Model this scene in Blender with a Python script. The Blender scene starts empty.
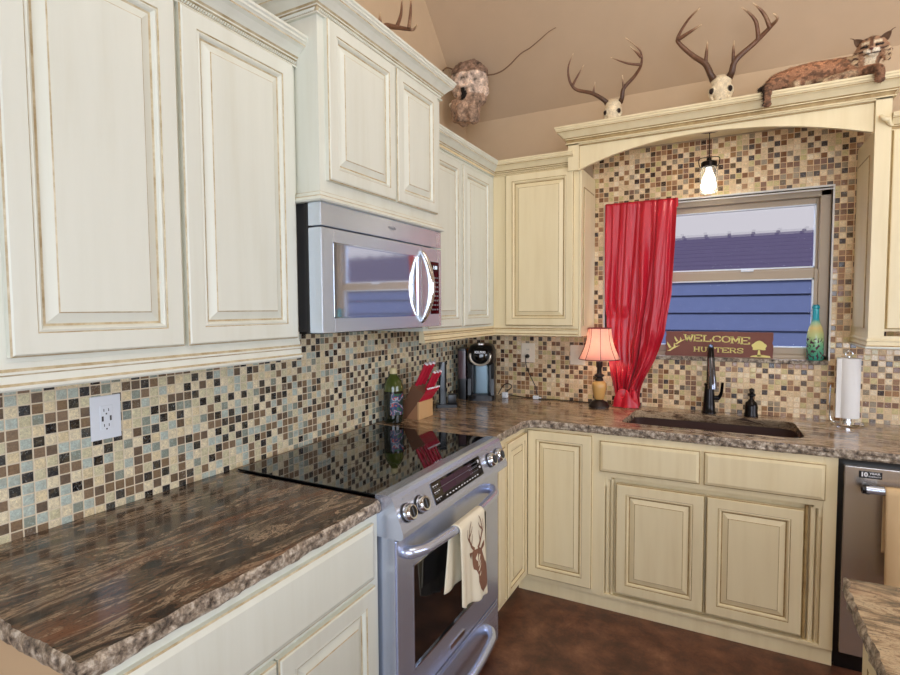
import bpy, bmesh, math, random
from mathutils import Vector, Matrix, noise
random.seed(7)
PI = math.pi
col = bpy.context.scene.collection
L = 1.946                      # back wall
# ------------------------------------------------------------------ materials
def lin(c):
    return tuple(((v/255)/12.92 if v/255 <= .04045 else ((v/255+.055)/1.055)**2.4) for v in c) + (1,)
class NT:
    def __init__(s, name):
        s.m = bpy.data.materials.new(name); s.m.use_nodes = True
        s.t = s.m.node_tree; s.b = s.t.nodes['Principled BSDF']
    def n(s, typ, **kw):
        nd = s.t.nodes.new(typ)
        for k, v in kw.items(): setattr(nd, k, v)
        return nd
    def l(s, a, b): s.t.links.new(a, b)
    def math(s, op, a, b=None, c=None, clamp=False):
        nd = s.n('ShaderNodeMath', operation=op); nd.use_clamp = clamp
        for i, v in enumerate((a, b, c)):
            if v is None: continue
            if isinstance(v, (int, float)): nd.inputs[i].default_value = v
            else: s.l(v, nd.inputs[i])
        return nd.outputs[0]
    def mix(s, f, a, b, mode='MIX'):
        nd = s.n('ShaderNodeMix', data_type='RGBA', blend_type=mode)
        for i, v in ((0, f), (6, a), (7, b)):
            if isinstance(v, (int, float)): nd.inputs[i].default_value = v
            elif isinstance(v, tuple): nd.inputs[i].default_value = v
            else: s.l(v, nd.inputs[i])
        return nd.outputs[2]
    def ramp(s, f, stops, interp='LINEAR'):
        nd = s.n('ShaderNodeValToRGB'); r = nd.color_ramp; r.interpolation = interp
        while len(r.elements) < len(stops): r.elements.new(.5)
        for e, (p, c) in zip(r.elements, stops): e.position = p; e.color = c
        s.l(f, nd.inputs[0]); return nd.outputs[0]
    def pos(s, sc=(1, 1, 1), rot=(0, 0, 0), obj=False):
        mp = s.n('ShaderNodeMapping'); mp.inputs['Scale'].default_value = sc; mp.inputs['Rotation'].default_value = rot
        if obj: s.l(s.n('ShaderNodeTexCoord').outputs['Object'], mp.inputs[0])
        else: s.l(s.n('ShaderNodeNewGeometry').outputs['Position'], mp.inputs[0])
        return mp.outputs[0]
    def noise(s, v, scale, detail=4, rough=.5, dist=0.):
        nd = s.n('ShaderNodeTexNoise'); s.l(v, nd.inputs['Vector'])
        nd.inputs['Scale'].default_value = scale; nd.inputs['Detail'].default_value = detail
        nd.inputs['Roughness'].default_value = rough; nd.inputs['Distortion'].default_value = dist
        return nd.outputs[0]
    def bump(s, h, strength=.3, dist=.002):
        nd = s.n('ShaderNodeBump'); nd.inputs['Strength'].default_value = strength; nd.inputs['Distance'].default_value = dist
        s.l(h, nd.inputs['Height']); s.l(nd.outputs[0], s.b.inputs['Normal'])
    def set(s, **kw):
        for k, v in kw.items():
            k = k.replace('_', ' ')
            if isinstance(v, (int, float, tuple)): s.b.inputs[k].default_value = v
            else: s.l(v, s.b.inputs[k])
        return s.m
def plain(name, c, rough=.5, metal=0., var=.0, coat=0., emit=None, es=0., bumpy=0., bscale=200., spec=.5):
    s = NT(name); c = lin(c)
    if var:
        f = s.noise(s.pos(obj=True), 9, 5)
        base = s.mix(f, tuple(x*(1-var) for x in c[:3])+(1,), tuple(min(1, x*(1+var)) for x in c[:3])+(1,))
    else: base = c
    s.set(Base_Color=base, Roughness=rough, Metallic=metal, Coat_Weight=coat)
    s.b.inputs['Specular IOR Level'].default_value = spec
    if emit: s.b.inputs['Emission Color'].default_value = lin(emit); s.b.inputs['Emission Strength'].default_value = es
    if bumpy: s.bump(s.noise(s.pos(obj=True), bscale, 4), bumpy, .001)
    return s.m
def cream(name, a, b, g):
    s = NT(name)
    v = s.pos((9, 9, .8)); f = s.noise(v, 2.4, 4, .55)
    big = s.noise(s.pos(), 2.2, 3)
    base = s.mix(.5, s.ramp(f, [(.3, lin(a)), (.52, lin(b)), (.75, lin(g))]), lin(b))
    base = s.mix(s.math('MULTIPLY', big, .5), base, lin(a))
    s.set(Base_Color=base, Roughness=.42)
    s.bump(f, .08, .001); return s.m
M = {}
M['cream'] = cream('cool_lit_cream_glazed_paint', (222, 224, 212), (214, 216, 203), (200, 199, 180))  # cool daylight tint put into this copy of the cabinet paint
M['cream_warm_lit'] = cream('warm_lit_cream_glazed_paint', (234, 220, 182), (226, 210, 170), (208, 187, 140))  # same paint with the warmer lighting put into its colour
def glaze(name, c1, c2):
    s = NT(name); f = s.noise(s.pos((8, 8, 8)), 3, 4, .7)
    s.set(Base_Color=s.mix(s.ramp(f, [(.35, (0, 0, 0, 1)), (.65, (1, 1, 1, 1))]), lin(c1), lin(c2)), Roughness=.5); return s.m
M['glaze'] = glaze('brown_glaze', (170, 150, 112), (206, 194, 164))
M['glaze_warm_lit'] = glaze('warm_lit_brown_glaze', (150, 122, 76), (178, 154, 106))  # glaze copy tinted for the warm light on the back run
# mosaic
def mosaic(name, ax, warm):
    s = NT(name); P = .0285
    sep = s.n('ShaderNodeSeparateXYZ'); s.l(s.n('ShaderNodeNewGeometry').outputs['Position'], sep.inputs[0])
    u = s.math('DIVIDE', sep.outputs[ax], P); v = s.math('DIVIDE', sep.outputs[2], P)
    u = s.math('ADD', u, .37); v = s.math('ADD', v, .21)
    fu, fv = s.math('FLOOR', u), s.math('FLOOR', v)
    cmb = s.n('ShaderNodeCombineXYZ'); s.l(fu, cmb.inputs[0]); s.l(fv, cmb.inputs[1])
    wn = s.n('ShaderNodeTexWhiteNoise', noise_dimensions='3D'); s.l(cmb.outputs[0], wn.inputs['Vector'])
    par = s.math('MODULO', s.math('ABSOLUTE', s.math('ADD', fu, fv)), 2.0)
    r = s.math('ADD', s.math('MULTIPLY', wn.outputs[0], .72), s.math('MULTIPLY', par, .28))
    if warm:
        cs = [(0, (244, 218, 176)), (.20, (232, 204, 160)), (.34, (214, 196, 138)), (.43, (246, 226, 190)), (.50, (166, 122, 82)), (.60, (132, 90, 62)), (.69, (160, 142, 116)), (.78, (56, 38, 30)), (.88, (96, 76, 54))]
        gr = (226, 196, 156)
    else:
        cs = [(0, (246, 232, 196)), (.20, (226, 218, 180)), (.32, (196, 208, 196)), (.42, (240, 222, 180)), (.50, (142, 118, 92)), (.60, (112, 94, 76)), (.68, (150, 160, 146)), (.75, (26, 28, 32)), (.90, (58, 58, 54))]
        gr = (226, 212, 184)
    colr = s.ramp(r, [(p, lin(c)) for p, c in cs], 'CONSTANT')
    nz = s.noise(s.pos(), 150, 4, .75, 1.2)
    nz2 = s.noise(s.pos(), 60, 3, .6)
    foil = s.ramp(nz, [(.36, (.70, .70, .70, 1)), (.55, (1.0, 1.0, 1.0, 1)), (.70, (1.25, 1.25, 1.22, 1))])
    colr = s.mix(1.0, colr, foil, 'MULTIPLY')
    glint = s.math('MULTIPLY', s.math('GREATER_THAN', r, .66), s.ramp(nz, [(.57, (0, 0, 0, 1)), (.66, (1, 1, 1, 1))]))  # pale glints painted into the darker tiles
    colr = s.mix(s.math('MULTIPLY', glint, .55), colr, lin((200, 206, 204)))
    colr = s.mix(s.math('MULTIPLY', s.ramp(nz2, [(.45, (0, 0, 0, 1)), (.65, (1, 1, 1, 1))]), .22), colr, lin((150, 128, 92)))
    eu = s.math('ABSOLUTE', s.math('SUBTRACT', s.math('FRACT', u), .5)); ev = s.math('ABSOLUTE', s.math('SUBTRACT', s.math('FRACT', v), .5))
    e = s.math('MAXIMUM', eu, ev)
    g = s.math('SMOOTH_MIN', 1.0, s.math('MULTIPLY', s.math('SUBTRACT', e, .425), 40), .01, clamp=True)
    base = s.mix(g, colr, lin(gr))
    wn2 = s.n('ShaderNodeTexWhiteNoise', noise_dimensions='3D')
    c2 = s.n('ShaderNodeCombineXYZ'); s.l(fv, c2.inputs[0]); s.l(fu, c2.inputs[1]); c2.inputs[2].default_value = 5; s.l(c2.outputs[0], wn2.inputs['Vector'])
    ro = s.math('ADD', .08, s.math('MULTIPLY', s.math('GREATER_THAN', wn2.outputs[0], .45), .35))
    ro = s.math('ADD', ro, s.math('MULTIPLY', g, .5), clamp=True)
    s.set(Base_Color=base, Roughness=ro)
    h = s.math('ADD', s.math('SUBTRACT', 1.0, s.math('MULTIPLY', s.math('SUBTRACT', e, .38), 9, clamp=True)), s.math('MULTIPLY', nz, .25))
    s.bump(h, .55, .0018); return s.m
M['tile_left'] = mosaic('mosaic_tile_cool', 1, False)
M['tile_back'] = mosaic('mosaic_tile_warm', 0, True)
def granite(name, ang, light):
    s = NT(name)
    v = s.pos((1, 1, 1), (0, 0, ang)); 
    mp = s.n('ShaderNodeMapping'); s.l(v, mp.inputs[0]); mp.inputs['Scale'].default_value = (9, 1.9, 9)
    a = s.noise(mp.outputs[0], 2.6, 10, .74, 1.3)
    mp2 = s.n('ShaderNodeMapping'); s.l(v, mp2.inputs[0]); mp2.inputs['Scale'].default_value = (5, 1.1, 5)
    b = s.noise(mp2.outputs[0], 1.6, 5, .6, .6)
    sp = s.noise(v, 130, 3, .8)
    if light:  # lighter stops put the window's reflection into the back granite
        st = [(.30, lin((40, 32, 30))), (.41, lin((92, 74, 60))), (.48, lin((150, 122, 94))), (.55, lin((196, 172, 140))), (.64, lin((120, 98, 80))), (.75, lin((214, 200, 178)))]
    else:
        st = [(.33, lin((18, 17, 18))), (.43, lin((54, 44, 40))), (.485, lin((112, 84, 64))), (.515, lin((36, 32, 31))), (.56, lin((184, 158, 130))), (.60, lin((66, 54, 48))), (.70, lin((226, 202, 172)))]
    c = s.ramp(a, st)
    c = s.mix(s.ramp(b, [(.34, (1, 1, 1, 1)), (.46, (0, 0, 0, 1))]), c, s.mix(.6, c, lin((24, 22, 24))))
    c = s.mix(s.ramp(b, [(.56, (0, 0, 0, 1)), (.70, (.55, .55, .55, 1))]), c, lin((146, 94, 62)))
    c = s.mix(s.ramp(sp, [(.56, (0, 0, 0, 1)), (.68, (.7, .7, .7, 1))]), c, lin((20, 18, 18)))
    s.set(Base_Color=c, Roughness=.17); s.b.inputs['Coat Weight'].default_value = .2; return s.m
M['granite'] = granite('dark_streaked_granite', 0.12, False)
M['granite_back'] = granite('window_lit_brown_granite', PI/2 + .08, True)
def chis(name, c1, c2, c3):
    s = NT(name); a = s.noise(s.pos(), 55, 6, .7); 
    s.set(Base_Color=s.ramp(a, [(.36, lin(c1)), (.50, lin(c2)), (.64, lin(c3))]), Roughness=.45)
    s.bump(s.noise(s.pos(), 120, 5, .7), .8, .004); return s.m
M['chisel'] = chis('chiselled_granite_edge', (52, 44, 38), (142, 126, 108), (206, 194, 176))
# steel
def steel(name, c, rough, axis):
    s = NT(name); sc = [3, 3, 3]; sc[axis] = .03
    f = s.noise(s.pos(tuple(x*60 for x in sc)), 4, 3, .6)
    s.set(Base_Color=s.mix(f, tuple(x*.95 for x in lin(c)[:3])+(1,), lin(c)), Metallic=1.0, Roughness=s.math('ADD', rough-.01, s.math('MULTIPLY', f, .02))); return s.m
M['steel'] = plain('daylight_tinted_brushed_steel', (202, 211, 232), .27, .8)  # bluish daylight reflection put into the base colour
M['steel_back'] = plain('warm_brushed_steel', (196, 188, 180), .27, .8)
M['steel_bright'] = plain('bright_brushed_steel', (212, 224, 238), .27, .72)
M['chrome'] = plain('polished_chrome', (225, 228, 232), .10, 1.0)
M['black_glass'] = plain('black_ceramic_glass', (6, 6, 8), .04, coat=.4)
M['oven_glass'] = plain('dark_oven_glass', (18, 17, 19), .06, coat=.3)
M['mw_glass'] = plain('mirror_dark_glass', (226, 228, 234), .05, .9)
M['black'] = plain('black_plastic', (16, 16, 18), .32)
M['satin_black'] = plain('satin_black_metal', (30, 30, 33), .4)
M['gap'] = plain('dark_gap', (8, 8, 8), .8)
M['white_plastic'] = plain('white_plastic', (232, 238, 244), .3)
M['ivory_plastic'] = plain('ivory_plastic', (244, 230, 206), .35)
M['white_print'] = plain('white_print', (225, 225, 228), .5)
M['grey_print'] = plain('grey_print', (120, 122, 128), .5)
M['bronze'] = plain('oil_rubbed_bronze', (26, 22, 22), .22, .6)
M['wall'] = plain('tan_wall_paint', (198, 174, 144), .9, var=.05, bumpy=.25, bscale=60)
M['wall_dark'] = plain('taupe_ceiling_paint', (192, 168, 140), .9, var=.05, bumpy=.25, bscale=60)
def floorm():
    s = NT('stained_concrete'); p = s.pos()
    a = s.noise(p, 7, 9, .72, .1); b = s.noise(p, 28, 5, .6)
    c = s.ramp(a, [(.30, lin((50, 30, 22))), (.46, lin((92, 56, 42))), (.58, lin((124, 80, 58))), (.74, lin((160, 118, 90)))])
    c = s.mix(s.math('MULTIPLY', b, .4), c, lin((50, 30, 24)))
    s.set(Base_Color=c, Roughness=s.math('ADD', .28, s.math('MULTIPLY', b, .3))); return s.m
M['floor'] = floorm()
# ------------------------------------------------------------------ mesh builder
class MB:
    def __init__(s): s.v = []; s.f = []; s.mi = []; s.mats = []; s.sm = []
    def m(s, mat):
        if mat not in s.mats: s.mats.append(mat)
        return s.mats.index(mat)
    def add(s, vs, fs, mat, smooth=False):
        o = len(s.v); s.v += [tuple(v) for v in vs]; i = s.m(mat)
        for f in fs: s.f.append(tuple(o+k for k in f)); s.mi.append(i); s.sm.append(smooth)
        return s
    def box(s, x0, x1, y0, y1, z0, z1, mat, bev=0.):
        x0, x1 = min(x0, x1), max(x0, x1); y0, y1 = min(y0, y1), max(y0, y1); z0, z1 = min(z0, z1), max(z0, z1)
        if bev <= 0:
            vs = [(x, y, z) for x in (x0, x1) for y in (y0, y1) for z in (z0, z1)]
            return s.add(vs, [(0, 1, 3, 2), (4, 6, 7, 5), (0, 4, 5, 1), (2, 3, 7, 6), (0, 2, 6, 4), (1, 5, 7, 3)], mat)
        bm = bmesh.new(); bmesh.ops.create_cube(bm, size=1)
        for v in bm.verts: v.co = Vector(((x0+x1)/2+v.co.x*(x1-x0), (y0+y1)/2+v.co.y*(y1-y0), (z0+z1)/2+v.co.z*(z1-z0)))
        bmesh.ops.bevel(bm, geom=bm.edges[:], offset=bev, segments=2, profile=.6, affect='EDGES')
        s.bm(bm, mat); return s
    def bm(s, bm, mat, smooth=False, mtx=None):
        bm.verts.ensure_lookup_table()
        for i, v in enumerate(bm.verts): v.index = i
        s.add([(mtx @ v.co if mtx else v.co) for v in bm.verts], [[v.index for v in f.verts] for f in bm.faces], mat, smooth); bm.free()
        return s
    def prism(s, poly, plane, a, b, mat, smooth=False):
        # poly: list of 2D points; plane 'xy'(extrude z) 'xz'(extrude y) 'yz'(extrude x)
        def P(p, t): return {'xy': (p[0], p[1], t), 'xz': (p[0], t, p[1]), 'yz': (t, p[0], p[1])}[plane]
        n = len(poly); vs = [P(p, a) for p in poly]+[P(p, b) for p in poly]
        s.add(vs, [tuple(range(n))[::-1], tuple(range(n, 2*n))], mat, False)
        s.add(vs, [(i, (i+1) % n, n+(i+1) % n, n+i) for i in range(n)], mat, smooth); return s
    def tube(s, pts, r, mat, n=10, caps=True, smooth=True, flat=1.):
        pts = [Vector(p) for p in pts]; k = len(pts); rs = r if isinstance(r, (list, tuple)) else [r]*k
        vs = []; ref = None
        for i, p in enumerate(pts):
            t = (pts[min(i+1, k-1)]-pts[max(i-1, 0)]).normalized()
            if ref is None:
                ref = Vector((0, 0, 1)) if abs(t.z) < .9 else Vector((1, 0, 0))
            a = (ref-t*ref.dot(t)).normalized(); ref = a; b = t.cross(a)
            for j in range(n):
                th = 2*PI*j/n; vs.append(p+(a*math.cos(th)+b*math.sin(th)*flat)*rs[i])
        fs = [(i*n+j, i*n+(j+1) % n, (i+1)*n+(j+1) % n, (i+1)*n+j) for i in range(k-1) for j in range(n)]
        if caps: fs += [tuple(range(n))[::-1], tuple((k-1)*n+j for j in range(n))]
        return s.add(vs, fs, mat, smooth)
    def lathe(s, prof, mat, c=(0, 0, 0), n=28, smooth=True, axis='z', caps=True):
        vs = []
        for r, h in prof:
            for j in range(n):
                th = 2*PI*j/n; x, y = r*math.cos(th), r*math.sin(th)
                if axis == 'z': q = (c[0]+x, c[1]+y, c[2]+h)
                elif axis == 'x': q = (c[0]+h, c[1]+x, c[2]+y)
                else: q = (c[0]+x, c[1]+h, c[2]+y)
                vs.append(q)
        k = len(prof)
        fs = [(i*n+j, i*n+(j+1) % n, (i+1)*n+(j+1) % n, (i+1)*n+j) for i in range(k-1) for j in range(n)]
        if caps: fs += [tuple(range(n))[::-1], tuple((k-1)*n+j for j in range(n))]
        return s.add(vs, fs, mat, smooth)
    def ell(s, c, r, mat, sub=3, fn=None, mtx=None):
        bm = bmesh.new(); bmesh.ops.create_icosphere(bm, subdivisions=sub, radius=1)
        for v in bm.verts:
            q = Vector((v.co.x*r[0], v.co.y*r[1], v.co.z*r[2]))
            if mtx: q = mtx @ q
            q += Vector(c)
            if fn: q = fn(q)
            v.co = q
        return s.bm(bm, mat, True)
    def sweep(s, path, prof, mats, z0=0., first=None):
        # path: xy polyline, outward = right of direction; prof: (out, h); mats: per profile segment material
        P = [Vector((p[0], p[1])) for p in path]; n = len(P); k = len(prof); vs = []
        for i in range(n):
            d0 = (P[i]-P[i-1]).normalized() if i > 0 else (P[1]-P[0]).normalized()
            d1 = (P[i+1]-P[i]).normalized() if i < n-1 else d0
            n0 = Vector((d0.y, -d0.x)); n1 = Vector((d1.y, -d1.x)); m = (n0+n1).normalized()
            m = m/max(.2, m.dot(n0))
            for o, h in prof: q = P[i]+m*o; vs.append((q.x, q.y, z0+h))
        for j in range(k-1):
            mt = mats[j] if isinstance(mats, list) else mats
            s.add([], [], mt)
            o = len(s.v)
            vv = []; ff = []
            for i in range(n): vv += [vs[i*k+j], vs[i*k+j+1]]
            for i in range(n-1): ff.append((2*i, 2*i+2, 2*i+3, 2*i+1))
            if first: s.add(vv[:4], ff[:1], first[j]); s.add(vv, ff[1:], mt)
            else: s.add(vv, ff, mt)
        mt = mats[0] if isinstance(mats, list) else mats
        for i, flip in ((0, False), (n-1, True)):
            s.add(vs[i*k:(i+1)*k], [tuple(range(k))], mt)
        return s
    def build(s, name, parent=None, **kw):
        me = bpy.data.meshes.new(name); me.from_pydata(s.v, [], s.f)
        for m in s.mats: me.materials.append(m)
        me.polygons.foreach_set('material_index', s.mi); me.polygons.foreach_set('use_smooth', s.sm)
        bm = bmesh.new(); bm.from_mesh(me)
        if kw.get('weld', True): bmesh.ops.remove_doubles(bm, verts=bm.verts[:], dist=1e-5)
        bmesh.ops.recalc_face_normals(bm, faces=bm.faces[:]); bm.to_mesh(me); bm.free(); me.update()
        o = bpy.data.objects.new(name, me); col.objects.link(o)
        if any(s.sm):
            try:
                me.polygons.foreach_get('use_smooth', s.sm)
            except Exception: pass
            md = None
            for e in me.edges: pass
            try: me.set_sharp_from_angle(angle=math.radians(42))
            except Exception: pass
        if parent:
            o.parent = parent
            o.matrix_parent_inverse = Matrix.Identity(4) if kw.get('local') else parent.matrix_basis.inverted()
        return o
def tag(o, label=None, cat=None, group=None, kind=None):
    if label: o['label'] = label
    if cat: o['category'] = cat
    if group: o['group'] = group
    if kind: o['kind'] = kind
    return o
def thing(name, label, cat, loc=(0, 0, 0), rz=0., group=None):
    o = bpy.data.objects.new(name, None); col.objects.link(o); o.location = loc; o.rotation_euler = (0, 0, rz); o.empty_display_size = .05
    return tag(o, label, cat, group)
def struct(name, mb, label=None):
    return tag(mb.build(name), label, None, None, 'structure')
def smoothpts(pts, k=6):
    P = [Vector(p) for p in pts]; out = []
    for i in range(len(P)-1):
        a, b, c, d = P[max(i-1, 0)], P[i], P[i+1], P[min(i+2, len(P)-1)]
        for j in range(k):
            t = j/k; out.append(.5*((2*b)+(c-a)*t+(2*a-5*b+4*c-d)*t*t+(3*b-a-3*c+d)*t**3))
    out.append(P[-1]); return out
def lerp_list(r, k):
    out = []
    for i in range(len(r)-1):
        for j in range(k): out.append(r[i]+(r[i+1]-r[i])*j/k)
    out.append(r[-1]); return out
def stube(mb, pts, r, mat, k=6, n=10, flat=1.):
    r = r if isinstance(r, list) else [r]*len(pts)
    return mb.tube(smoothpts(pts, k), lerp_list(r, k), mat, n, flat=flat)
# ------------------------------------------------------------------ setting
ZT = 4.3; XR = 4.6; YF = -4.0; SZ = 2.70
wx0, wx1, wz0, wz1 = .913, 2.012, 1.212, 2.076
mb = MB().box(-.12, 0, YF, L+.12, 0, ZT, M['wall']); struct('wall_left', mb)
mb = MB()
for a in ((-.0, wx0, 0, SZ+.05), (wx1, XR, 0, SZ+.05), (wx0, wx1, 0, wz0), (wx0, wx1, wz1, SZ+.05)):
    mb.box(a[0], a[1], L, L+.12, a[2], a[3], M['wall'])
struct('wall_back', mb)
mb = MB(); yb = L-(ZT-SZ)/1.02
mb.prism([(L, SZ), (L+.12, SZ), (L+.12, SZ+.1), (yb, ZT+.1), (YF, ZT+.1), (YF, ZT), (yb, ZT)], 'yz', 0, XR, M['wall_dark']); struct('ceiling', mb)
struct('floor', MB().box(-.12, XR+.1, YF-.1, L+.12, -.1, 0, M['floor']))
# right wall with a large window opening, and the front wall with an opening
mb = MB(); gy = (-1.6, 1.0); gz = (.9, 2.3)
mb.box(XR, XR+.12, YF, gy[0], 0, ZT, M['wall']); mb.box(XR, XR+.12, gy[1], L+.12, 0, ZT, M['wall'])
mb.box(XR, XR+.12, gy[0], gy[1], 0, gz[0], M['wall']); mb.box(XR, XR+.12, gy[0], gy[1], gz[1], ZT, M['wall']); struct('wall_right', mb)
mb = MB(); fx = (1.2, 4.0)
mb.box(0, fx[0], YF-.12, YF, 0, ZT, M['wall']); mb.box(fx[1], XR, YF-.12, YF, 0, ZT, M['wall'])
mb.box(fx[0], fx[1], YF-.12, YF, 0, .3, M['wall']); mb.box(fx[0], fx[1], YF-.12, YF, 2.5, ZT, M['wall']); struct('wall_front', mb)
white = plain('white_trim_paint', (228, 226, 220), .45)
def muntins(name, axis, c, a0, a1, z0, z1, n):
    mb = MB(); w = .03
    def b(p0, p1, q0, q1):
        if axis == 'x': mb.box(c-.03, c+.03, p0, p1, q0, q1, white)
        else: mb.box(p0, p1, c-.03, c+.03, q0, q1, white)
    b(a0, a1, z0, z0+.06); b(a0, a1, z1-.06, z1); b(a0, a0+.05, z0, z1); b(a1-.05, a1, z0, z1)
    for i in range(1, n): x = a0+(a1-a0)*i/n; b(x-w, x+w, z0, z1)
    b(a0, a1, (z0+z1)/2-w, (z0+z1)/2+w); struct(name, mb)
muntins('window_2', 'x', XR+.05, gy[0], gy[1], gz[0], gz[1], 2)
muntins('window_3', 'y', YF-.05, fx[0], fx[1], .3, 2.5, 3)
# window 1 over the sink
win = thing('window_1', None, None); del_keys = None
win['kind'] = 'structure'
tan = plain('tan_window_frame', (176, 158, 134), .45); wwhite = plain('white_window_bead', (226, 232, 240), .4)
mb = MB(); fy0, fy1 = L+.035, L+.11
def wbar(mb, x0, x1, z0, z1, y0, y1, m, b=.003): mb.box(x0, x1, y0, y1, z0, z1, m, b)
wbar(mb, wx0, wx0+.04, wz0, wz1, fy0, fy1, tan); wbar(mb, wx1-.045, wx1, wz0, wz1, fy0, fy1, tan)
wbar(mb, wx0, wx1, wz1-.035, wz1, fy0, fy1, tan); wbar(mb, wx0, wx1, wz0, wz0+.022, fy0, fy1, tan)
mb.build('window_frame', win)
def sash(x0, x1, z0, z1, y, bw, bb, bt):
    mb = MB()
    wbar(mb, x0, x0+bw, z0, z1, y, y+.03, tan); wbar(mb, x1-bw, x1, z0, z1, y, y+.03, tan)
    wbar(mb, x0+bw, x1-bw, z0, z0+bb, y, y+.03, tan); wbar(mb, x0+bw, x1-bw, z1-bt, z1, y, y+.03, tan)
    e = .007; X0, X1, Z0, Z1 = x0+bw, x1-bw, z0+bb, z1-bt
    for a in ((X0, X0+e, Z0, Z1), (X1-e, X1, Z0, Z1), (X0, X1, Z0, Z0+e), (X0, X1, Z1-e, Z1)):
        mb.box(a[0], a[1], y-.002, y+.02, a[2], a[3], wwhite)
    return mb.build('sash', win), (X0, X1, Z0, Z1)
g = NT('window_glass'); g.set(Base_Color=(1, 1, 1, 1), Roughness=0.0); g.b.inputs['Transmission Weight'].default_value = 1; g.b.inputs['IOR'].default_value = 1.05; g.b.inputs['Alpha'].default_value = .25
M['glass'] = g.m
s1, r1 = sash(wx0+.04, wx1-.045, 1.655, wz1-.035, L+.075, .012, .03, .03)
s2, r2 = sash(wx0+.04, wx1-.045, wz0+.022, 1.675, L+.045, .018, .035, .045)
for sx, r, y in ((s1, r1, L+.09), (s2, r2, L+.06)):
    MB().box(r[0], r[1], y, y+.004, r[2], r[3], M['glass']).build('window_pane', sx)
mb = MB().box(1.62, 1.68, L+.03, L+.05, 1.672, 1.682, wwhite, .003); mb.build('sash_lock', win)
# stone sill and white opening trim
mb = MB(); mb.box(wx0-.0, wx1+.0, L-.022, L+.035, wz0-.022, wz0-.001, M['chisel'], .004); struct('trim_1', mb)
mb = MB(); mb.box(wx0-.008, wx1+.008, L-.012, L+.034, wz1, wz1+.009, white, .002); mb.box(wx1, wx1+.008, L-.012, L+.034, wz0, wz1, white, .002); mb.box(wx0-.008, wx0, L-.012, L+.034, wz0, wz1, white, .002)
struct('trim_2', mb)
# backsplash tile (one sheet per wall)
mb = MB(); mb.box(.0005, .008, -1.32, .006, .905, 1.377, M['tile_left']); mb.box(.0005, .008, .006, .79, .905, 1.400, M['tile_left']); mb.box(.0005, .008, .79, L-.008, .905, 1.377, M['tile_left']); o = mb.build('tile_backsplash')
tag(o, 'small square mosaic tile backsplash in cream, brown and black on the left wall', 'backsplash')
mb = MB()
for a in ((.0005, .838, .905, 1.377), (.838, wx0-.001, .905, 2.385), (wx1+.001, 2.13, .905, 2.385), (2.13, 3.2, .905, 1.372), (wx0-.001, wx1+.001, .905, wz0-.022), (wx0-.001, wx1+.001, wz1+.009, 2.385)):
    mb.box(a[0], a[1], L-.008, L-.0005, a[2], a[3], M['tile_back'])
tag(mb.build('tile_backsplash'), 'warm tan and brown mosaic tile covering the back wall around the sink window', 'backsplash')
# ------------------------------------------------------------------ outside
siding = plain('blue_siding', (84, 98, 146), .7, var=.1); roofm = plain('purple_roof', (74, 66, 100), .8, var=.15); under = plain('lap_shade', (40, 46, 78), .8)
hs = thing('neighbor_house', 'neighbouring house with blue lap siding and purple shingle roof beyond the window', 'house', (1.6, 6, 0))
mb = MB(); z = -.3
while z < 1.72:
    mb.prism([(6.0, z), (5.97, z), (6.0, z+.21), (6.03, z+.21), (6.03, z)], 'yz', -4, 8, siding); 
    mb.box(-4, 8, 5.985, 6.0, z-.014, z, under); z += .215  # dark strip painting the shade below each lap board
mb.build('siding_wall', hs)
mb = MB(); mb.prism([(5.90, 1.84), (5.90, 1.90), (7.7, 2.55), (7.9, 2.50), (7.9, 2.40)], 'yz', -5, 9, roofm)
k = 0
while -5+k*.31 < 9: mb.box(-5+k*.31, -5+k*.31+.045, 7.66, 7.74, 2.54, 2.572, roofm); k += 1
for i in range(9):
    y = 6.0+i*.19; zz = 1.90+(y-5.90)*.65/1.8; mb.box(-5, 9, y, y+.02, zz-.01, zz+.012, roofm)
mb.build('roof', hs)
tag(MB().box(-6, 10, 2.3, 14, -.45, -.4, plain('dry_grass', (120, 116, 80), .95, var=.2)).build('ground'), None, None, None, 'structure')
# ------------------------------------------------------------------ cabinets
def xf(kind):     # 'L' : local x-> world y, front faces +x ; 'B': front faces -y
    return PI/2 if kind == 'L' else 0.
def door_mb(w, h, warm=False, t=.02, fr=.056, flat=False):
    C = M['cream_warm_lit' if warm else 'cream']; G = M['glaze_warm_lit' if warm else 'glaze']
    if flat: prof = [(0, 0, C), (0, t*.6, G), (.004, t*.72, C), (.008, t*.8, C), (.016, t, C), (.02, t, C)]
    else:
        prof = [(0, 0, C), (0, t*.7, G), (.003, t*.85, C), (.006, t, C), (fr-.010, t, G), (fr-.0075, t-.003, C), (fr-.003, t-.001, C), (fr+.001, t-.004, C), (fr+.004, t-.010, G), (fr+.009, t-.011, C), (fr+.030, t-.003, G), (fr+.0325, t-.001, C), (fr+.036, t-.001, C)]
    # (inset, depth, material of the ring that ENDS here->next)
    mb = MB()
    rings = []
    for d, y, m in prof: rings.append([(d, -y, d), (w-d, -y, d), (w-d, -y, h-d), (d, -y, h-d)])
    for i in range(len(rings)-1):
        m = prof[i][2]
        for j in range(4):
            k = (j+1) % 4; mb.add([rings[i][j], rings[i][k], rings[i+1][k], rings[i+1][j]], [(0, 1, 2, 3)], m)
    mb.add(rings[-1], [(0, 1, 2, 3)], C); mb.add(rings[0], [(3, 2, 1, 0)], C)
    return mb
def place_door(par, side, a, plane, z, w, h, warm=False, name='door', **kw):
    o = door_mb(w, h, warm, **kw).build(name, None)
    o.rotation_euler = (0, 0, xf(side))
    loc = Vector((plane, a, z)) if side == 'L' else Vector((a, plane, z))
    o.parent = par; o.location = loc-par.location
    return o
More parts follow.
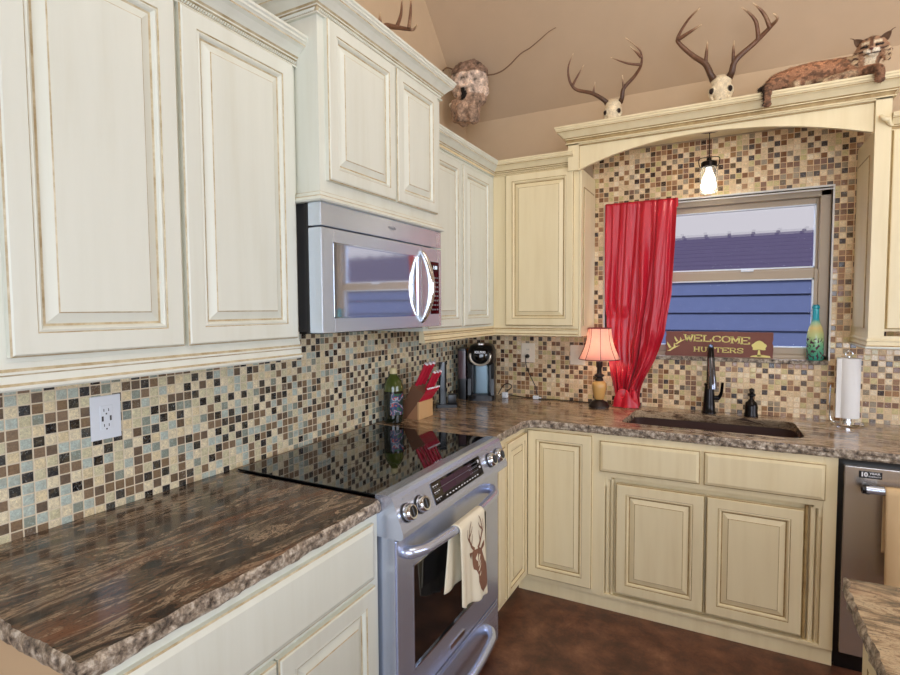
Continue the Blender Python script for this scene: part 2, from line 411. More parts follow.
CR = [(0, 0), (.010, 0), (.010, .004), (.006, .006), (.006, .018), (.012, .020), (.012, .024), (.017, .028), (.024, .036), (.034, .046), (.044, .052), (.044, .056), (.047, .060), (.050, .062), (.050, .068), (.054, .072), (.054, .079), (0, .079)]
def crown_mats(warm):
    C = M['cream_warm_lit' if warm else 'cream']; G = M['glaze_warm_lit' if warm else 'glaze']
    ms = [C]*(len(CR)-1); ms[2] = G; ms[3] = G; ms[4] = G; ms[6] = G; ms[10] = G; ms[13] = C; return ms
def rope(mb, path, z, mat, out=.0085, r=.006, step=.0075):
    P = [Vector((p[0], p[1])) for p in path]
    for a, b in zip(P, P[1:]):
        d = (b-a); ln = d.length; d.normalize(); nrm = Vector((d.y, -d.x)); n = max(1, int(ln/step))
        for i in range(n):
            c = a+d*((i+.5)*ln/n)+nrm*out
            t = Vector((d.x, d.y, 0)); up = Vector((0, 0, 1)); ax = (up*1.0+t*.55).normalized()*r*1.05; sd = t*.0029; o = Vector((nrm.x, nrm.y, 0))*.004
            c3 = Vector((c.x, c.y, z))
            mb.add([c3-ax-sd, c3-ax+sd, c3+ax+sd, c3+ax-sd, c3-ax*.6+o, c3+ax*.6+o], [(0, 1, 4), (2, 3, 5), (1, 2, 5, 4), (3, 0, 4, 5)], mat)
def crown(par, path, z, warm=False, name='crown_molding', dorope=True, scale=1., cool_first=False):
    mb = MB(); pr = [(o*scale, h*scale) for o, h in CR]
    mb.sweep(path, pr, crown_mats(warm), z, crown_mats(False) if cool_first else None); o = mb.build(name, par)
    if dorope:
        mr = MB(); rope(mr, path, z+.012*scale, M['cream_warm_lit' if warm else 'cream']); mr.build('rope_trim', o)
    return o
RL = [(-.02, 0), (.010, 0), (.013, .004), (.013, .010), (.008, .015), (.006, .030), (.009, .033), (.009, .038), (.004, .044), (.003, .055), (-.02, .055)]
def rail(par, path, z, warm=False, name='light_rail'):
    C = M['cream_warm_lit' if warm else 'cream']; G = M['glaze_warm_lit' if warm else 'glaze']
    ms = [C]*(len(RL)-1); ms[3] = G; ms[5] = G; ms[7] = G
    return MB().sweep(path, RL, ms, z).build(name, par)
C, CW = M['cream'], M['cream_warm_lit']
XF = .335
# upper cabinet far left (mostly out of frame)
t = thing('wall_cabinet', 'cream upper wall cabinet cut off at the left edge of the view', 'cabinet', (0, -1.08, 1.38))
MB().box(.001, XF, -1.33, -.832, 1.38, 2.25, C, .001).build('carcass', t)
place_door(t, 'L', -1.31, XF, 1.395, .468, .853)
crown(t, [(XF, -1.33), (XF, -.832)], 2.245); rail(t, [(XF, -1.33), (XF, -.832)], 1.327)
# two-door upper left
t = thing('wall_cabinet', 'large two-door cream upper cabinet above the outlet and left countertop', 'cabinet', (0, -.42, 1.38))
MB().box(.001, XF, -.83, .006, 1.38, 2.25, C, .001).build('carcass', t)
place_door(t, 'L', -.79, XF, 1.393, .372, .855); place_door(t, 'L', -.406, XF, 1.393, .390, .855)
pth = [(XF, -.83), (XF, .006), (.001, .006)]
crown(t, pth, 2.248, scale=1.08); rail(t, [(XF, -.83), (XF, .004)], 1.327)
# cabinet over the microwave
XM = .430
t = thing('wall_cabinet', 'deeper two-door cream cabinet directly above the microwave', 'cabinet', (0, .385, 1.83))
MB().box(.001, XM, .008, .79, 1.835, 2.41, C, .001).build('carcass', t)
place_door(t, 'L', .037, XM, 1.892, .380, .500, fr=.05); place_door(t, 'L', .428, XM, 1.892, .316, .500, fr=.05)
pth = [(.001, .008), (XM, .008), (XM, .79), (.001, .79)]
crown(t, pth, 2.392, scale=1.05); 
mb = MB().sweep([(.001, .008), (XM, .008), (XM, .787)], [(-.01, 0), (.020, 0), (.024, .005), (.020, .014), (.010, .02), (.008, .03), (0, .034), (-.01, .034)], [C, C, C, M['glaze'], C, M['glaze'], C], 1.822); mb.build('bottom_molding', t)
# far upper cabinet on the left wall
YB = L-XF
t = thing('wall_cabinet', 'two-door cream upper cabinet between the microwave and the corner', 'cabinet', (0, 1.2, 1.38))
MB().box(.001, XF, .792, L-.009, 1.38, 2.25, C, .001).build('carcass', t)
place_door(t, 'L', .815, XF, 1.393, .348, .83, fr=.05); place_door(t, 'L', 1.183, XF, 1.393, .362, .83, fr=.05)
t = thing('wall_cabinet', 'single-door warm-lit cream corner cabinet left of the window alcove', 'cabinet', (.6, YB, 1.38))
MB().box(XF+.001, .838, YB, L-.009, 1.38, 2.25, CW, .001).build('carcass', t)
place_door(t, 'B', .418, YB, 1.385, .395, .86, True, fr=.05)
t = thing('crown_molding', 'cream crown molding wrapping the inside corner over two upper cabinets', 'molding', (.335, 1.2, 2.24))
crown(t, [(XF, .792), (XF, YB), (.815, YB)], 2.245, True, 'molding_run', cool_first=True)
t2 = rail(None, [(XF, .792), (XF, YB), (.838, YB)], 1.327, True, 'light_rail'); tag(t2, 'cream rail under the two upper cabinets that meet in the corner', 'molding')
# valance
vy = YB-.022
t = thing('window_valance', 'arched cream valance with crown bridging the cabinets over the sink window', 'valance', (1.47, 1.6, 2.2))
arc = []
for i in range(33):
    u = i/32; x = .84+(2.105-.84)*u
    arc.append((x, 2.222+.105*(1-abs(2*u-1)**2.1)*(1.0+.18*(.5-u))))
mb = MB(); top = 2.385
for i in range(32):
    a, b = arc[i], arc[i+1]
    mb.add([(a[0], vy, a[1]), (b[0], vy, b[1]), (b[0], vy, top), (a[0], vy, top), (a[0], vy+.02, a[1]), (b[0], vy+.02, b[1]), (b[0], vy+.02, top), (a[0], vy+.02, top)],
           [(0, 1, 2, 3), (4, 7, 6, 5), (0, 4, 5, 1), (3, 2, 6, 7)], CW)
mb.build('arched_board', t)
mb = MB(); gz_ = .006
mb.box(.785, .843, vy-.012, vy+.03, 2.22, 2.40, CW, .001); mb.box(2.102, 2.158, vy-.012, vy+.022, 1.34, 2.40, CW, .001); mb.box(.785, 2.158, vy-.012, vy+.02, 2.352, 2.40, CW, .001)
mb.box(.843, 2.102, vy-.004, vy+.001, 2.346, 2.352, M['glaze_warm_lit']); mb.box(2.099, 2.103, vy-.004, vy+.001, 2.225, 2.35, M['glaze_warm_lit']); mb.box(.842, .845, vy-.004, vy+.001, 2.23, 2.35, M['glaze_warm_lit'])
mb.build('face_frame', t)
def sidepanel(x0, x1, z0, z1, face):   # jamb of the alcove with a raised inner panel
    mb = MB().box(x0, x1, vy+.022, L-.009, z0, z1, CW, .001)
    xx = x1 if face > 0 else x0
    for (a, b, o, m) in ((.045, .04, .004, M['glaze_warm_lit']), (.05, .046, .006, CW)):
        mb.box(xx, xx+face*o, vy+.022+a, L-.009-a, z0+.06, z1-.09-(a-.045)*2, m, .001)
    return mb
sidepanel(.8395, .852, 1.327, 2.235, 1).build('side_panel', t); sidepanel(2.104, 2.128, 1.327, 2.235, -1).build('side_panel', t)
mb = MB().box(.787, 2.156, vy+.02, L-.009, 2.392, 2.44, CW, .001); mb.build('top_board', t)
crown(t, [(.785, L-.009), (.785, vy-.012), (2.158, vy-.012), (2.158, L-.009)], 2.358, True, dorope=False, scale=1.08)
# right upper cabinet
t = thing('wall_cabinet', 'cream upper cabinet at the right edge above the paper towels', 'cabinet', (2.45, YB, 1.38))
MB().box(2.131, 2.75, YB, L-.009, 1.375, 2.24, CW, .001).build('carcass', t)
place_door(t, 'B', 2.166, YB, 1.385, .55, .84, True)
crown(t, [(2.159, YB-.008), (2.75, YB-.008)], 2.222, True, dorope=False, scale=.85)
mb = MB(); stube(mb, [(2.115, vy-.035, 2.28), (2.125, vy-.04, 2.265), (2.14, vy-.03, 2.262), (2.15, vy-.02, 2.245), (2.16, vy-.02, 2.235)], [.006, .01, .012, .008, .004], CW); mb.build('scroll_end', t)
mb = MB().sweep([(2.105, L-.01), (2.105, vy-.012), (2.75, vy-.012)], RL, [C, C, C, M['glaze_warm_lit']]+[CW]*6, 1.300); mb.build('light_rail', t)
# ---- base cabinets
XB = .645
t = thing('base_cabinet', 'cream base cabinet with wide drawer under the near left countertop', 'cabinet', (.3, -.42, 0))
mb = MB().box(.001, XB, -.825, -.012, .09, .8755, C, .001); mb.box(.001, XB-.06, -.82, -.012, 0, .09, C); mb.build('carcass', t)
place_door(t, 'L', -.80, XB, .686, .755, .168, flat=True, name='drawer'); place_door(t, 'L', -.428, XB, .12, .383, .548); place_door(t, 'L', -.80, XB, .12, .366, .548)
MB().box(.001, XB, -.829, -.8255, 0, .8755, plain('tan_end_panel', (196, 168, 132), .6)).build('end_panel', t)
t = thing('base_cabinet', 'narrow cream base cabinet between the range and the inside corner', 'cabinet', (.3, 1.05, 0))
mb = MB().box(.001, XB, .835, L-.009, .075, .8755, CW, .001); mb.box(.001, XB-.05, .835, L-.01, 0, .075, CW); mb.build('carcass', t)
place_door(t, 'L', .90, XB, .11, .09, .73, True, flat=True, name='filler_panel'); place_door(t, 'L', 1.01, XB, .10, .27, .75, True, fr=.045)
t = thing('base_cabinet', 'long cream sink base cabinet with false drawer fronts and recessed double doors', 'cabinet', (1.3, 1.5, 0))
YC = L-XB
mb = MB(); ox0, ox1, oz0, oz1 = 1.052, 1.925, .085, .668
mb.box(XB+.001, 1.972, YC+.03, YC+.045, .07, .8755, CW); mb.box(XB+.001, 1.972, YC+.045, L-.009, .07, .66, CW); mb.box(1.95, 1.972, YC+.045, L-.009, .07, .8755, CW)
mb.build('carcass', t)
mb = MB()
mb.box(XB+.001, ox0, YC, YC+.03, .07, .8755, CW, .0015); mb.box(ox1, 1.972, YC, YC+.03, .07, .8755, CW, .0015)
mb.box(ox0, ox1, YC, YC+.03, oz1, .8755, CW, .0015); mb.box(ox0, ox1, YC, YC+.03, .07, oz0, CW, .0015)
for sx, d in ((ox0, 1), (ox1, -1)): 
    mb.box(sx, sx+d*.03, YC+.004, YC+.028, oz1-.014, oz1, CW, .002); mb.box(sx, sx+d*.014, YC+.006, YC+.028, oz1-.05, oz1-.012, CW, .002)
mb.build('face_frame', t)
for i, (a, b) in enumerate(((1.866, 1.878), (1.884, 1.902), (1.908, 1.925), (1.055, 1.072), (1.078, 1.092))):
    MB().prism([(a, YC+.03), (a, YC+.016), (a+.003, YC+.011), (b-.003, YC+.011), (b, YC+.016), (b, YC+.03)], 'xy', oz0, oz1-.012, M['glaze_warm_lit'] if i in (0,) else CW).build('vertical_bead', t)
place_door(t, 'B', .662, YC, .098, .33, .765, True); place_door(t, 'B', 1.028, YC, .694, .44, .15, True, flat=True, name='drawer_front'); place_door(t, 'B', 1.484, YC, .694, .447, .15, True, flat=True, name='drawer_front')
place_door(t, 'B', 1.104, YC+.02, .104, .385, .538, True, t=.026); place_door(t, 'B', 1.497, YC+.02, .104, .366, .538, True, t=.026)
MB().box(XB-.04, 1.972, YC+.012, YC+.03, 0, .07, CW, .001).build('plinth', t)
t = thing('base_cabinet', 'base cabinet beyond the dishwasher outside the right edge', 'cabinet', (2.9, 1.6, 0))
MB().box(2.60, 3.2, YC, L-.009, .0, .8755, CW, .002).build('carcass', t); place_door(t, 'B', 2.62, YC, .1, .56, .74, True)
# ------------------------------------------------------------------ counters
def fillet(poly, radii, k=7):
    out = []; n = len(poly)
    for i, p in enumerate(poly):
        r = radii[i]
        if not r: out.append(tuple(p)); continue
        a, b, c = Vector(poly[i-1]), Vector(p), Vector(poly[(i+1) % n])
        p0 = b+(a-b).normalized()*r; p1 = b+(c-b).normalized()*r
        for j in range(k+1): t_ = j/k; out.append(tuple((1-t_)**2*p0+2*t_*(1-t_)*b+t_*t_*p1))
    return out
def counter(name, outer, rough, hole=None, z0=.876, z1=.915, mt=None, me_=None, seg=.011):
    # outer: ccw polygon ; rough(p)->bool decides where the chiselled edge is
    def dens(poly):
        out = []
        for i, p in enumerate(poly):
            q = poly[(i+1) % len(poly)]; d = (Vector(q)-Vector(p)).length; k = max(1, int(d/seg))
            for j in range(k): out.append((p[0]+(q[0]-p[0])*j/k, p[1]+(q[1]-p[1])*j/k))
        return out
    P = dens(outer); n = len(P); mb = MB(); rings = []
    lv = [(z1, .0045), (z1-.004, .0005), (z1-.012, -.002), (z1-.022, .0), (z1-.031, .0), (z0, .006)]
    for (z, ins) in lv:
        ring = []
        for i, p in enumerate(P):
            a, b = Vector(P[i-1]), Vector(P[(i+1) % n]); d = (b-a).normalized(); nr = Vector((d.y, -d.x))
            if rough(p):
                q = noise.noise(Vector((p[0]*46, p[1]*46, z*70)))*.0055+noise.noise(Vector((p[0]*17, p[1]*17, z*20)))*.0045
                q = q-ins
            else: q = 0
            ring.append((p[0]+nr.x*q, p[1]+nr.y*q, z))
        rings.append(ring)
    for k in range(len(rings)-1):
        mb.add(rings[k]+rings[k+1], [(i, (i+1) % n, n+(i+1) % n, n+i) for i in range(n)], me_ or M['chisel'], False)
    def cap(ring, hole, z):
        bm = bmesh.new(); es = []
        for lp in [ring]+([hole] if hole else []):
            vs = [bm.verts.new((p[0], p[1], z)) for p in lp]
            es += [bm.edges.new((vs[i], vs[(i+1) % len(vs)])) for i in range(len(vs))]
        bmesh.ops.triangle_fill(bm, use_beauty=True, use_dissolve=False, edges=es); mb.bm(bm, mt)
    cap(rings[0], hole, z1); cap(rings[-1], hole, z0)
    if hole:
        m_ = len(hole); vs = [(p[0], p[1], z1) for p in hole]+[(p[0], p[1], z0) for p in hole]
        mb.add(vs, [(i, (i+1) % m_, m_+(i+1) % m_, m_+i) for i in range(m_)], mt)
    return mb.build(name)
D = .662
o = counter('countertop', [(.009, -.85), (D, -.85), (D, -.014), (.009, -.014)], lambda p: p[0] > D-.002 or p[1] < -.848, mt=M['granite'])
tag(o, 'dark brown streaked granite countertop with chiselled edge in the left foreground', 'countertop')
hole = fillet([(1.100, 1.415), (1.875, 1.415), (1.862, 1.80), (1.118, 1.80)], [.05, .07, .07, .05])
outer = fillet([(.009, -.0125), (.036, -.0125), (.036, .822), (D, .822), (D, L-D), (3.2, L-D), (3.2, L-.009), (.009, L-.009)], [0, 0, 0, 0, .09, 0, 0, 0])
o = counter('countertop', outer, lambda p: (p[0] > D-.003 and p[1] < 1.42 and p[1] > .824 and p[0] < 3.19), hole, mt=M['granite_back'])
tag(o, 'brown L-shaped granite countertop holding the sink along the back wall', 'countertop')
o = counter('countertop', [(1.797, -.9), (3.0, -.9), (3.0, .05), (1.797, .05)], lambda p: p[0] < 1.8 or p[1] > .048, mt=M['granite_back'])
tag(o, 'island granite countertop corner with rough chiselled edge at bottom right', 'countertop')
t = thing('island_cabinet', 'island base cabinet hidden beneath the granite corner at bottom right', 'cabinet', (2.4, -.4, 0))
MB().box(1.84, 2.95, -.86, .0, .09, .876, CW, .002).box(1.90, 2.9, -.8, -.06, 0, .09, CW).build('carcass', t)
for yy in (-.84, -.42): 
    d_ = door_mb(.40, .72, True).build('door', t, local=True); d_.rotation_euler = (0, 0, -PI/2); d_.location = Vector((1.84, yy+.40, .12))-t.location
# ------------------------------------------------------------------ sink
sk = plain('brown_composite_sink', (74, 52, 46), .35, var=.1)
t = thing('kitchen_sink', 'dark brown undermount sink set in the granite below the window', 'sink', (1.48, 1.6, .875))
mb = MB(); lv = [(0, .875), (.0, .86), (.008, .70), (.03, .675), (.30, .668)]
def scl(p, d, z):
    c = Vector((1.485, 1.61)); v = Vector(p)-c; k_ = 1-d/ max(v.length, .01); q = c+v*max(k_, .02); return (q.x, q.y, z)
hp = [(p[0]+(-.006 if p[0] < 1.48 else .006), p[1]+(-.006 if p[1] < 1.6 else .006)) for p in hole]
R = [[scl(p, d, z) for p in hp] for d, z in lv]; n = len(hp)
for k in range(len(R)-1): mb.add(R[k]+R[k+1], [(i, (i+1) % n, n+(i+1) % n, n+i) for i in range(n)], sk, True)
mb.add(R[-1], [tuple(range(n))], sk); o = mb.build('basin', t)
MB().lathe([(.0, 0), (.045, 0), (.045, .004), (.03, .003), (0, .001)], M['steel'], (1.49, 1.62, .669)).build('drain', t)
# faucet
t = thing('kitchen_faucet', 'tall dark bronze pull-down faucet behind the sink', 'faucet', (1.482, 1.868, .915))
MB().lathe([(.0, 0), (.036, 0), (.036, .006), (.031, .012), (.029, .05), (.026, .10), (.022, .145), (.026, .15), (.026, .158), (.02, .162), (0, .162)], M['bronze'], (1.482, 1.868, .9155)).build('body', t)
mb = MB(); stube(mb, [(1.482, 1.868, 1.07), (1.482, 1.868, 1.17), (1.483, 1.862, 1.235), (1.485, 1.83, 1.275), (1.488, 1.785, 1.262), (1.491, 1.755, 1.215)], [.015, .014, .014, .0145, .015, .016], M['bronze'], 8, 14); mb.build('spout', t)
mb = MB(); stube(mb, [(1.491, 1.757, 1.22), (1.496, 1.735, 1.15), (1.500, 1.722, 1.09), (1.501, 1.718, 1.065)], [.016, .0175, .021, .02], plain('worn_bronze_chrome', (120, 122, 132), .15, 1.0), 6, 14); mb.build('spray_head', t)
mb = MB(); mb.lathe([(0, -.03), (.012, -.03), (.012, .0), (0, 0)], M['bronze'], (1.532, 1.868, 1.0), axis='x'); stube(mb, [(1.528, 1.868, 1.0), (1.54, 1.855, 1.03), (1.545, 1.84, 1.085)], [.010, .008, .007], M['bronze']); mb.build('lever_handle', t)
t = thing('soap_dispenser', 'small black soap pump standing right of the faucet', 'soap dispenser', (1.68, 1.868, .915))
MB().lathe([(0, 0), (.033, 0), (.033, .008), (.03, .02), (.031, .05), (.026, .072), (.016, .08), (.013, .088), (0, .088)], M['bronze'], (1.68, 1.868, .9155)).build('bottle', t)
mb = MB().lathe([(0, .088), (.009, .088), (.009, .10), (.019, .108), (.019, .116), (.01, .122), (.012, .134), (.012, .142), (0, .148)], M['bronze'], (1.68, 1.868, .9155)); stube(mb, [(1.68, 1.868, 1.045), (1.675, 1.84, 1.048), (1.672, 1.825, 1.038)], [.006, .005, .004], M['bronze']); mb.build('pump_head', t)
# ------------------------------------------------------------------ generic helpers for soft shapes
def blob(mb, voxel=.005, smooth=4, fn=None):
    o = mb.build('tmp', None, weld=False); md = o.modifiers.new('r', 'REMESH'); md.mode = 'VOXEL'; md.voxel_size = voxel; md.use_smooth_shade = True
    if smooth: sm = o.modifiers.new('s', 'SMOOTH'); sm.iterations = smooth; sm.factor = .5
    dg = bpy.context.evaluated_depsgraph_get(); me = bpy.data.meshes.new_from_object(o.evaluated_get(dg)); bpy.data.objects.remove(o)
    if fn:
        me.update(); nr = [v.normal.copy() for v in me.vertices]
        for v, n_ in zip(me.vertices, nr): v.co = fn(v.co.copy(), n_)
    for p in me.polygons: p.use_smooth = True
    return me
def paint(me, fn):
    ca = me.color_attributes.new('Col', 'FLOAT_COLOR', 'POINT')
    for i, v in enumerate(me.vertices): ca.data[i].color = lin(fn(v.co))
def link(me, name, parent=None, mat=None):
    o = bpy.data.objects.new(name, me); col.objects.link(o)
    if mat: me.materials.clear(); me.materials.append(mat)
    if parent: o.parent = parent; o.matrix_parent_inverse = parent.matrix_basis.inverted()
    return o
def vcol_mat(name, rough=.8, nz=.25, scale=180, bump=.6):
    s = NT(name); a = s.n('ShaderNodeAttribute', attribute_name='Col'); f = s.noise(s.pos(), scale, 4, .7)
    g = s.ramp(f, [(.3, (1-nz*1.6,)*3+(1,)), (.7, (1+nz,)*3+(1,))])
    s.set(Base_Color=s.mix(1.0, a.outputs[0], g, 'MULTIPLY'), Roughness=rough)
    if bump: s.bump(f, bump, .003)
    return s.m
def text(name, body, size, mat, parent, loc, rot, bold=0., ext=.0004, align='CENTER', sx=1.):
    cu = bpy.data.curves.new('t', 'FONT'); cu.body = body; cu.size = size; cu.extrude = ext; cu.offset = bold; cu.align_x = align; cu.align_y = 'CENTER'; cu.resolution_u = 3
    o = bpy.data.objects.new('t', cu); col.objects.link(o); dg = bpy.context.evaluated_depsgraph_get()
    me = bpy.data.meshes.new_from_object(o.evaluated_get(dg)); bpy.data.objects.remove(o)
    mt = Matrix.Translation(loc) @ rot.to_4x4() @ Matrix.Diagonal((sx, 1, 1, 1)); me.transform(mt)
    return link(me, name, parent, mat)
RX = Matrix.Rotation(PI/2, 3, 'X')                       # text facing -y
RL_ = Matrix.Rotation(PI/2, 3, 'Z') @ RX                 # text facing +x
# ------------------------------------------------------------------ range
t = thing('kitchen_range', 'stainless slide-in electric range with black glass cooktop below the microwave', 'range', (.35, .4, 0))
S = M['steel']
mb = MB().box(.045, .672, .012, .788, .05, .905, M['satin_black'], .002); mb.box(.635, .70, .0, .012, .04, .80, S, .001); mb.box(.635, .70, .788, .8, .04, .80, S, .001)
mb.box(.05, .66, .03, .77, .0, .05, M['black']); mb.build('body', t)
MB().box(.038, .650, -.002, .812, .916, .9225, M['black_glass'], .0015).build('cooktop', t)
mb = MB()
burner = plain('burner_ring_print', (52, 52, 56), .2)
def ring(mb, c, r0, r1, z, m, n=48):
    vs = [(c[0]+r*math.cos(2*PI*j/n), c[1]+r*math.sin(2*PI*j/n), z) for r in (r0, r1) for j in range(n)]
    mb.add(vs, [(j, (j+1) % n, n+(j+1) % n, n+j) for j in range(n)], m)
for c, r in (((.47, .2), .105), ((.47, .6), .085), ((.19, .2), .075), ((.19, .6), .105), ((.19, .4), .05)):
    MB().lathe([(r, 0), (r, .0003), (r-.0015, .0003), (r-.0015, 0)], burner, (c[0], c[1], .9226), n=56, caps=False).build('burner_ring', t)
prof = [(.640, .905), (.640, .927), (.682, .930), (.697, .926), (.7035, .915), (.7385, .822), (.738, .808), (.728, .800), (.640, .800)]
mb = MB().prism([(a, b) for a, b in prof], 'xz', -.012, .812, S); cp = mb.build('control_panel', t)
P0 = Vector((.7035, 0, .915)); TD = Vector((.7385-.7035, 0, .822-.915)).normalized(); ND = Vector((-TD.z, 0, TD.x)).normalized()
if ND.x < 0: ND = -ND
def onp(y, s_, h=0): q = P0+TD*s_*.0994+ND*h; return Vector((q.x, y, q.z))
mb = MB()
def panelquad(mb, y0, y1, s0, s1, h, m):
    vs = [onp(y0, s0, h), onp(y1, s0, h), onp(y1, s1, h), onp(y0, s1, h)]; vb = [onp(y0, s0, 0), onp(y1, s0, 0), onp(y1, s1, 0), onp(y0, s1, 0)]
    mb.add(vs+vb, [(0, 1, 2, 3), (0, 4, 5, 1), (1, 5, 6, 2), (2, 6, 7, 3), (3, 7, 4, 0)], m)
panelquad(mb, .198, .580, .10, .82, .0015, M['black_glass']); dsp = mb.build('display', cp)
mb = MB(); purple = plain('dim_display', (58, 34, 52), .2)
panelquad(mb, .262, .50, .18, .60, .0019, purple); mb.build('screen', dsp)
mb = MB(); random.seed(3)
for r_, s0 in enumerate((.22, .42, .64)):
    for k in range(3): panelquad(mb, .208+k*.014, .216+k*.014, s0, s0+.03, .0022, M['white_print'])
    for k in range(2): panelquad(mb, .211+k*.014, .217+k*.014, s0+.06, s0+.09, .0022, M['grey_print'])
for k in range(12): panelquad(mb, .275+k*.0225, .285+k*.0225, .70, .735, .0022, M['white_print'])
for k in range(5):
    for s0 in (.24, .40, .54): panelquad(mb, .475+k*.015, .482+k*.015, s0, s0+.028, .0022, M['grey_print'])
panelquad(mb, .556, .568, .22, .33, .0022, M['white_print']); panelquad(mb, .556, .568, .46, .54, .0022, M['white_print'])
panelquad(mb, .21, .57, .37, .378, .0022, M['grey_print']); mb.build('button_print', dsp)
def lathe_dir(mb, prof, c, axis, mat, n=28):
    z = Vector(axis).normalized(); x = Vector((0, 1, 0)); x = (x-z*x.dot(z)).normalized(); y = z.cross(x); c = Vector(c); vs = []
    for r, h in prof:
        for j in range(n): th = 2*PI*j/n; vs.append(c+z*h+(x*math.cos(th)+y*math.sin(th))*r)
    k = len(prof); fs = [(i*n+j, i*n+(j+1) % n, (i+1)*n+(j+1) % n, (i+1)*n+j) for i in range(k-1) for j in range(n)]+[tuple((k-1)*n+j for j in range(n))]
    return mb.add(vs, fs, mat, True)
for y in (.035, .113, .662, .742):
    mb = MB(); c = onp(y, .50)
    lathe_dir(mb, [(.029, 0), (.029, .004), (.025, .006)], c, ND, M['black']); lathe_dir(mb, [(.026, .004), (.027, .008), (.025, .022), (.022, .026), (.016, .0265)], c, ND, M['chrome'])
    lathe_dir(mb, [(.0165, .026), (.0165, .0272), (.015, .0275)], c, ND, M['black']); k_ = mb.build('control_knob', cp)
    mb = MB(); a = c+ND*.030
    u = TD; w = Vector((0, 1, 0)); mb.add([a-u*.015-w*.004-ND*.004, a-u*.015+w*.004-ND*.004, a+u*.015+w*.004-ND*.004, a+u*.015-w*.004-ND*.004, a-u*.013-w*.002, a-u*.013+w*.002, a+u*.013+w*.002, a+u*.013-w*.002], [(4, 5, 6, 7), (0, 1, 5, 4), (1, 2, 6, 5), (2, 3, 7, 6), (3, 0, 4, 7)], M['satin_black']); mb.build('knob_grip', k_)
    MB_ = MB(); panelquad(MB_, y-.004, y+.004, .06, .09, .0006, M['grey_print']); MB_.build('printed_mark', cp)
# oven door
def framebox(mb, x0, x1, y0, y1, z0, z1, wy0, wy1, wz0_, wz1_, m, bev=.002):
    mb.box(x0, x1, y0, wy0, z0, z1, m, bev); mb.box(x0, x1, wy1, y1, z0, z1, m, bev); mb.box(x0, x1, wy0-.002, wy1+.002, z0, wz0_, m, bev); mb.box(x0, x1, wy0-.002, wy1+.002, wz1_, z1, m, bev)
mb = MB(); framebox(mb, .674, .705, .006, .785, .232, .785, .098, .66, .335, .672, S); od = mb.build('oven_door', t)
MB().box(.676, .700, .094, .664, .331, .676, M['oven_glass']).build('window_glass', od)
mb = MB()
for a in ((.097, .661, .671, .676), (.097, .661, .331, .336), (.0965, .1, .331, .676), (.658, .662, .331, .676)): mb.box(.70, .7062, a[0], a[1], a[2], a[3], M['chrome'])
mb.build('window_trim', od)
def bar_handle(par, z, y0, y1, name='handle', m=None, bow=.062, r=.0165, x=.705):
    mb = MB(); n = 9; pts = [(x-.004, y0, z), (x+.018, y0+.006, z), (x+.040, y0+.04, z)]+[(x+.047+bow*.28*math.sin(PI*i/n), y0+.07+(y1-y0-.14)*i/n, z) for i in range(n+1)]+[(x+.040, y1-.04, z), (x+.018, y1-.006, z), (x-.004, y1, z)]
    stube(mb, pts, [r*1.25, r*1.2, r]+[r]*(n+1)+[r, r*1.2, r*1.25], m or S, 3, 14); return mb.build(name, par)
bar_handle(od, .738, .052, .700)
MB().box(.705, .710, .34, .452, .258, .276, M['chrome'], .002).build('badge_plate', od)
mb = MB().box(.674, .703, .006, .785, .045, .205, S, .003); mb.box(.66, .695, .008, .783, .205, .232, M['black']); mb.box(.69, .704, .006, .785, .210, .224, S, .002); dr = mb.build('storage_drawer', t)
bar_handle(dr, .148, .07, .675, x=.703)
# towel on the oven handle
def surf(F_, nu, nv, mat, thick=.0):
    vs = [F_(i/nu, j/nv) for j in range(nv+1) for i in range(nu+1)]
    fs = [(j*(nu+1)+i, j*(nu+1)+i+1, (j+1)*(nu+1)+i+1, (j+1)*(nu+1)+i) for j in range(nv) for i in range(nu)]
    return MB().add(vs, fs, mat, True)
cl = plain('cream_towel_cloth', (232, 222, 196), .95, bumpy=.5, bscale=500, var=.04)
HX, HZ = .768, .738
def towel_front(u, v):
    y = (.262+.195*u)*(1-v)+(.285+.238*u)*v
    if v < .08: th = PI*(.5-v/.08*.5); x = HX+.018*math.cos(th); z = HZ+.018*math.sin(th)
    else: x = HX+.0185-.01*(v-.08); z = HZ-(v-.08)*(.275+.055*u)/.92
    x += .006*math.sin(u*9+1.2)*min(1, v*1.5)+.003*math.sin(u*23)*v
    z += -.012*math.sin(u*PI)*v-.004*math.sin(u*14)*v
    return Vector((x, y, z))
def towel_back(u, v):
    y = (.262+.195*u)*(1-v)+(.228+.20*u)*v
    if v < .1: th = PI*(.5+v/.1*.5); x = HX+.018*math.cos(th); z = HZ+.018*math.sin(th)
    else: x = HX-.0185+.0*(v); z = HZ-(v-.1)*.235
    x += .004*math.sin(u*11)*v-.006*v
    return Vector((x, y, z-.006*math.sin(u*PI)*v))
mb = surf(towel_front, 30, 44, cl); b2 = surf(towel_back, 24, 26, cl); mb.add(b2.v, b2.f, cl, True)
tw = mb.build('dish_towel'); md = tw.modifiers.new('s', 'SOLIDIFY'); md.thickness = .0035; md.offset = 0
tag(tw, 'cream dish towel printed with a brown deer head hanging over the oven handle', 'towel')
dcol = plain('brown_deer_print', (128, 88, 66), .95, var=.25)
def dmap(p):   # p in 0..1 (x right, y up) on the towel front
    q = towel_front(p[0], 1-p[1]); e = towel_front(min(1, p[0]+.02), 1-p[1])-q; f = towel_front(p[0], 1-p[1]+.02)-q; n_ = f.cross(e).normalized()
    if n_.x < 0: n_ = -n_
    return q+n_*.0030
mb = MB()
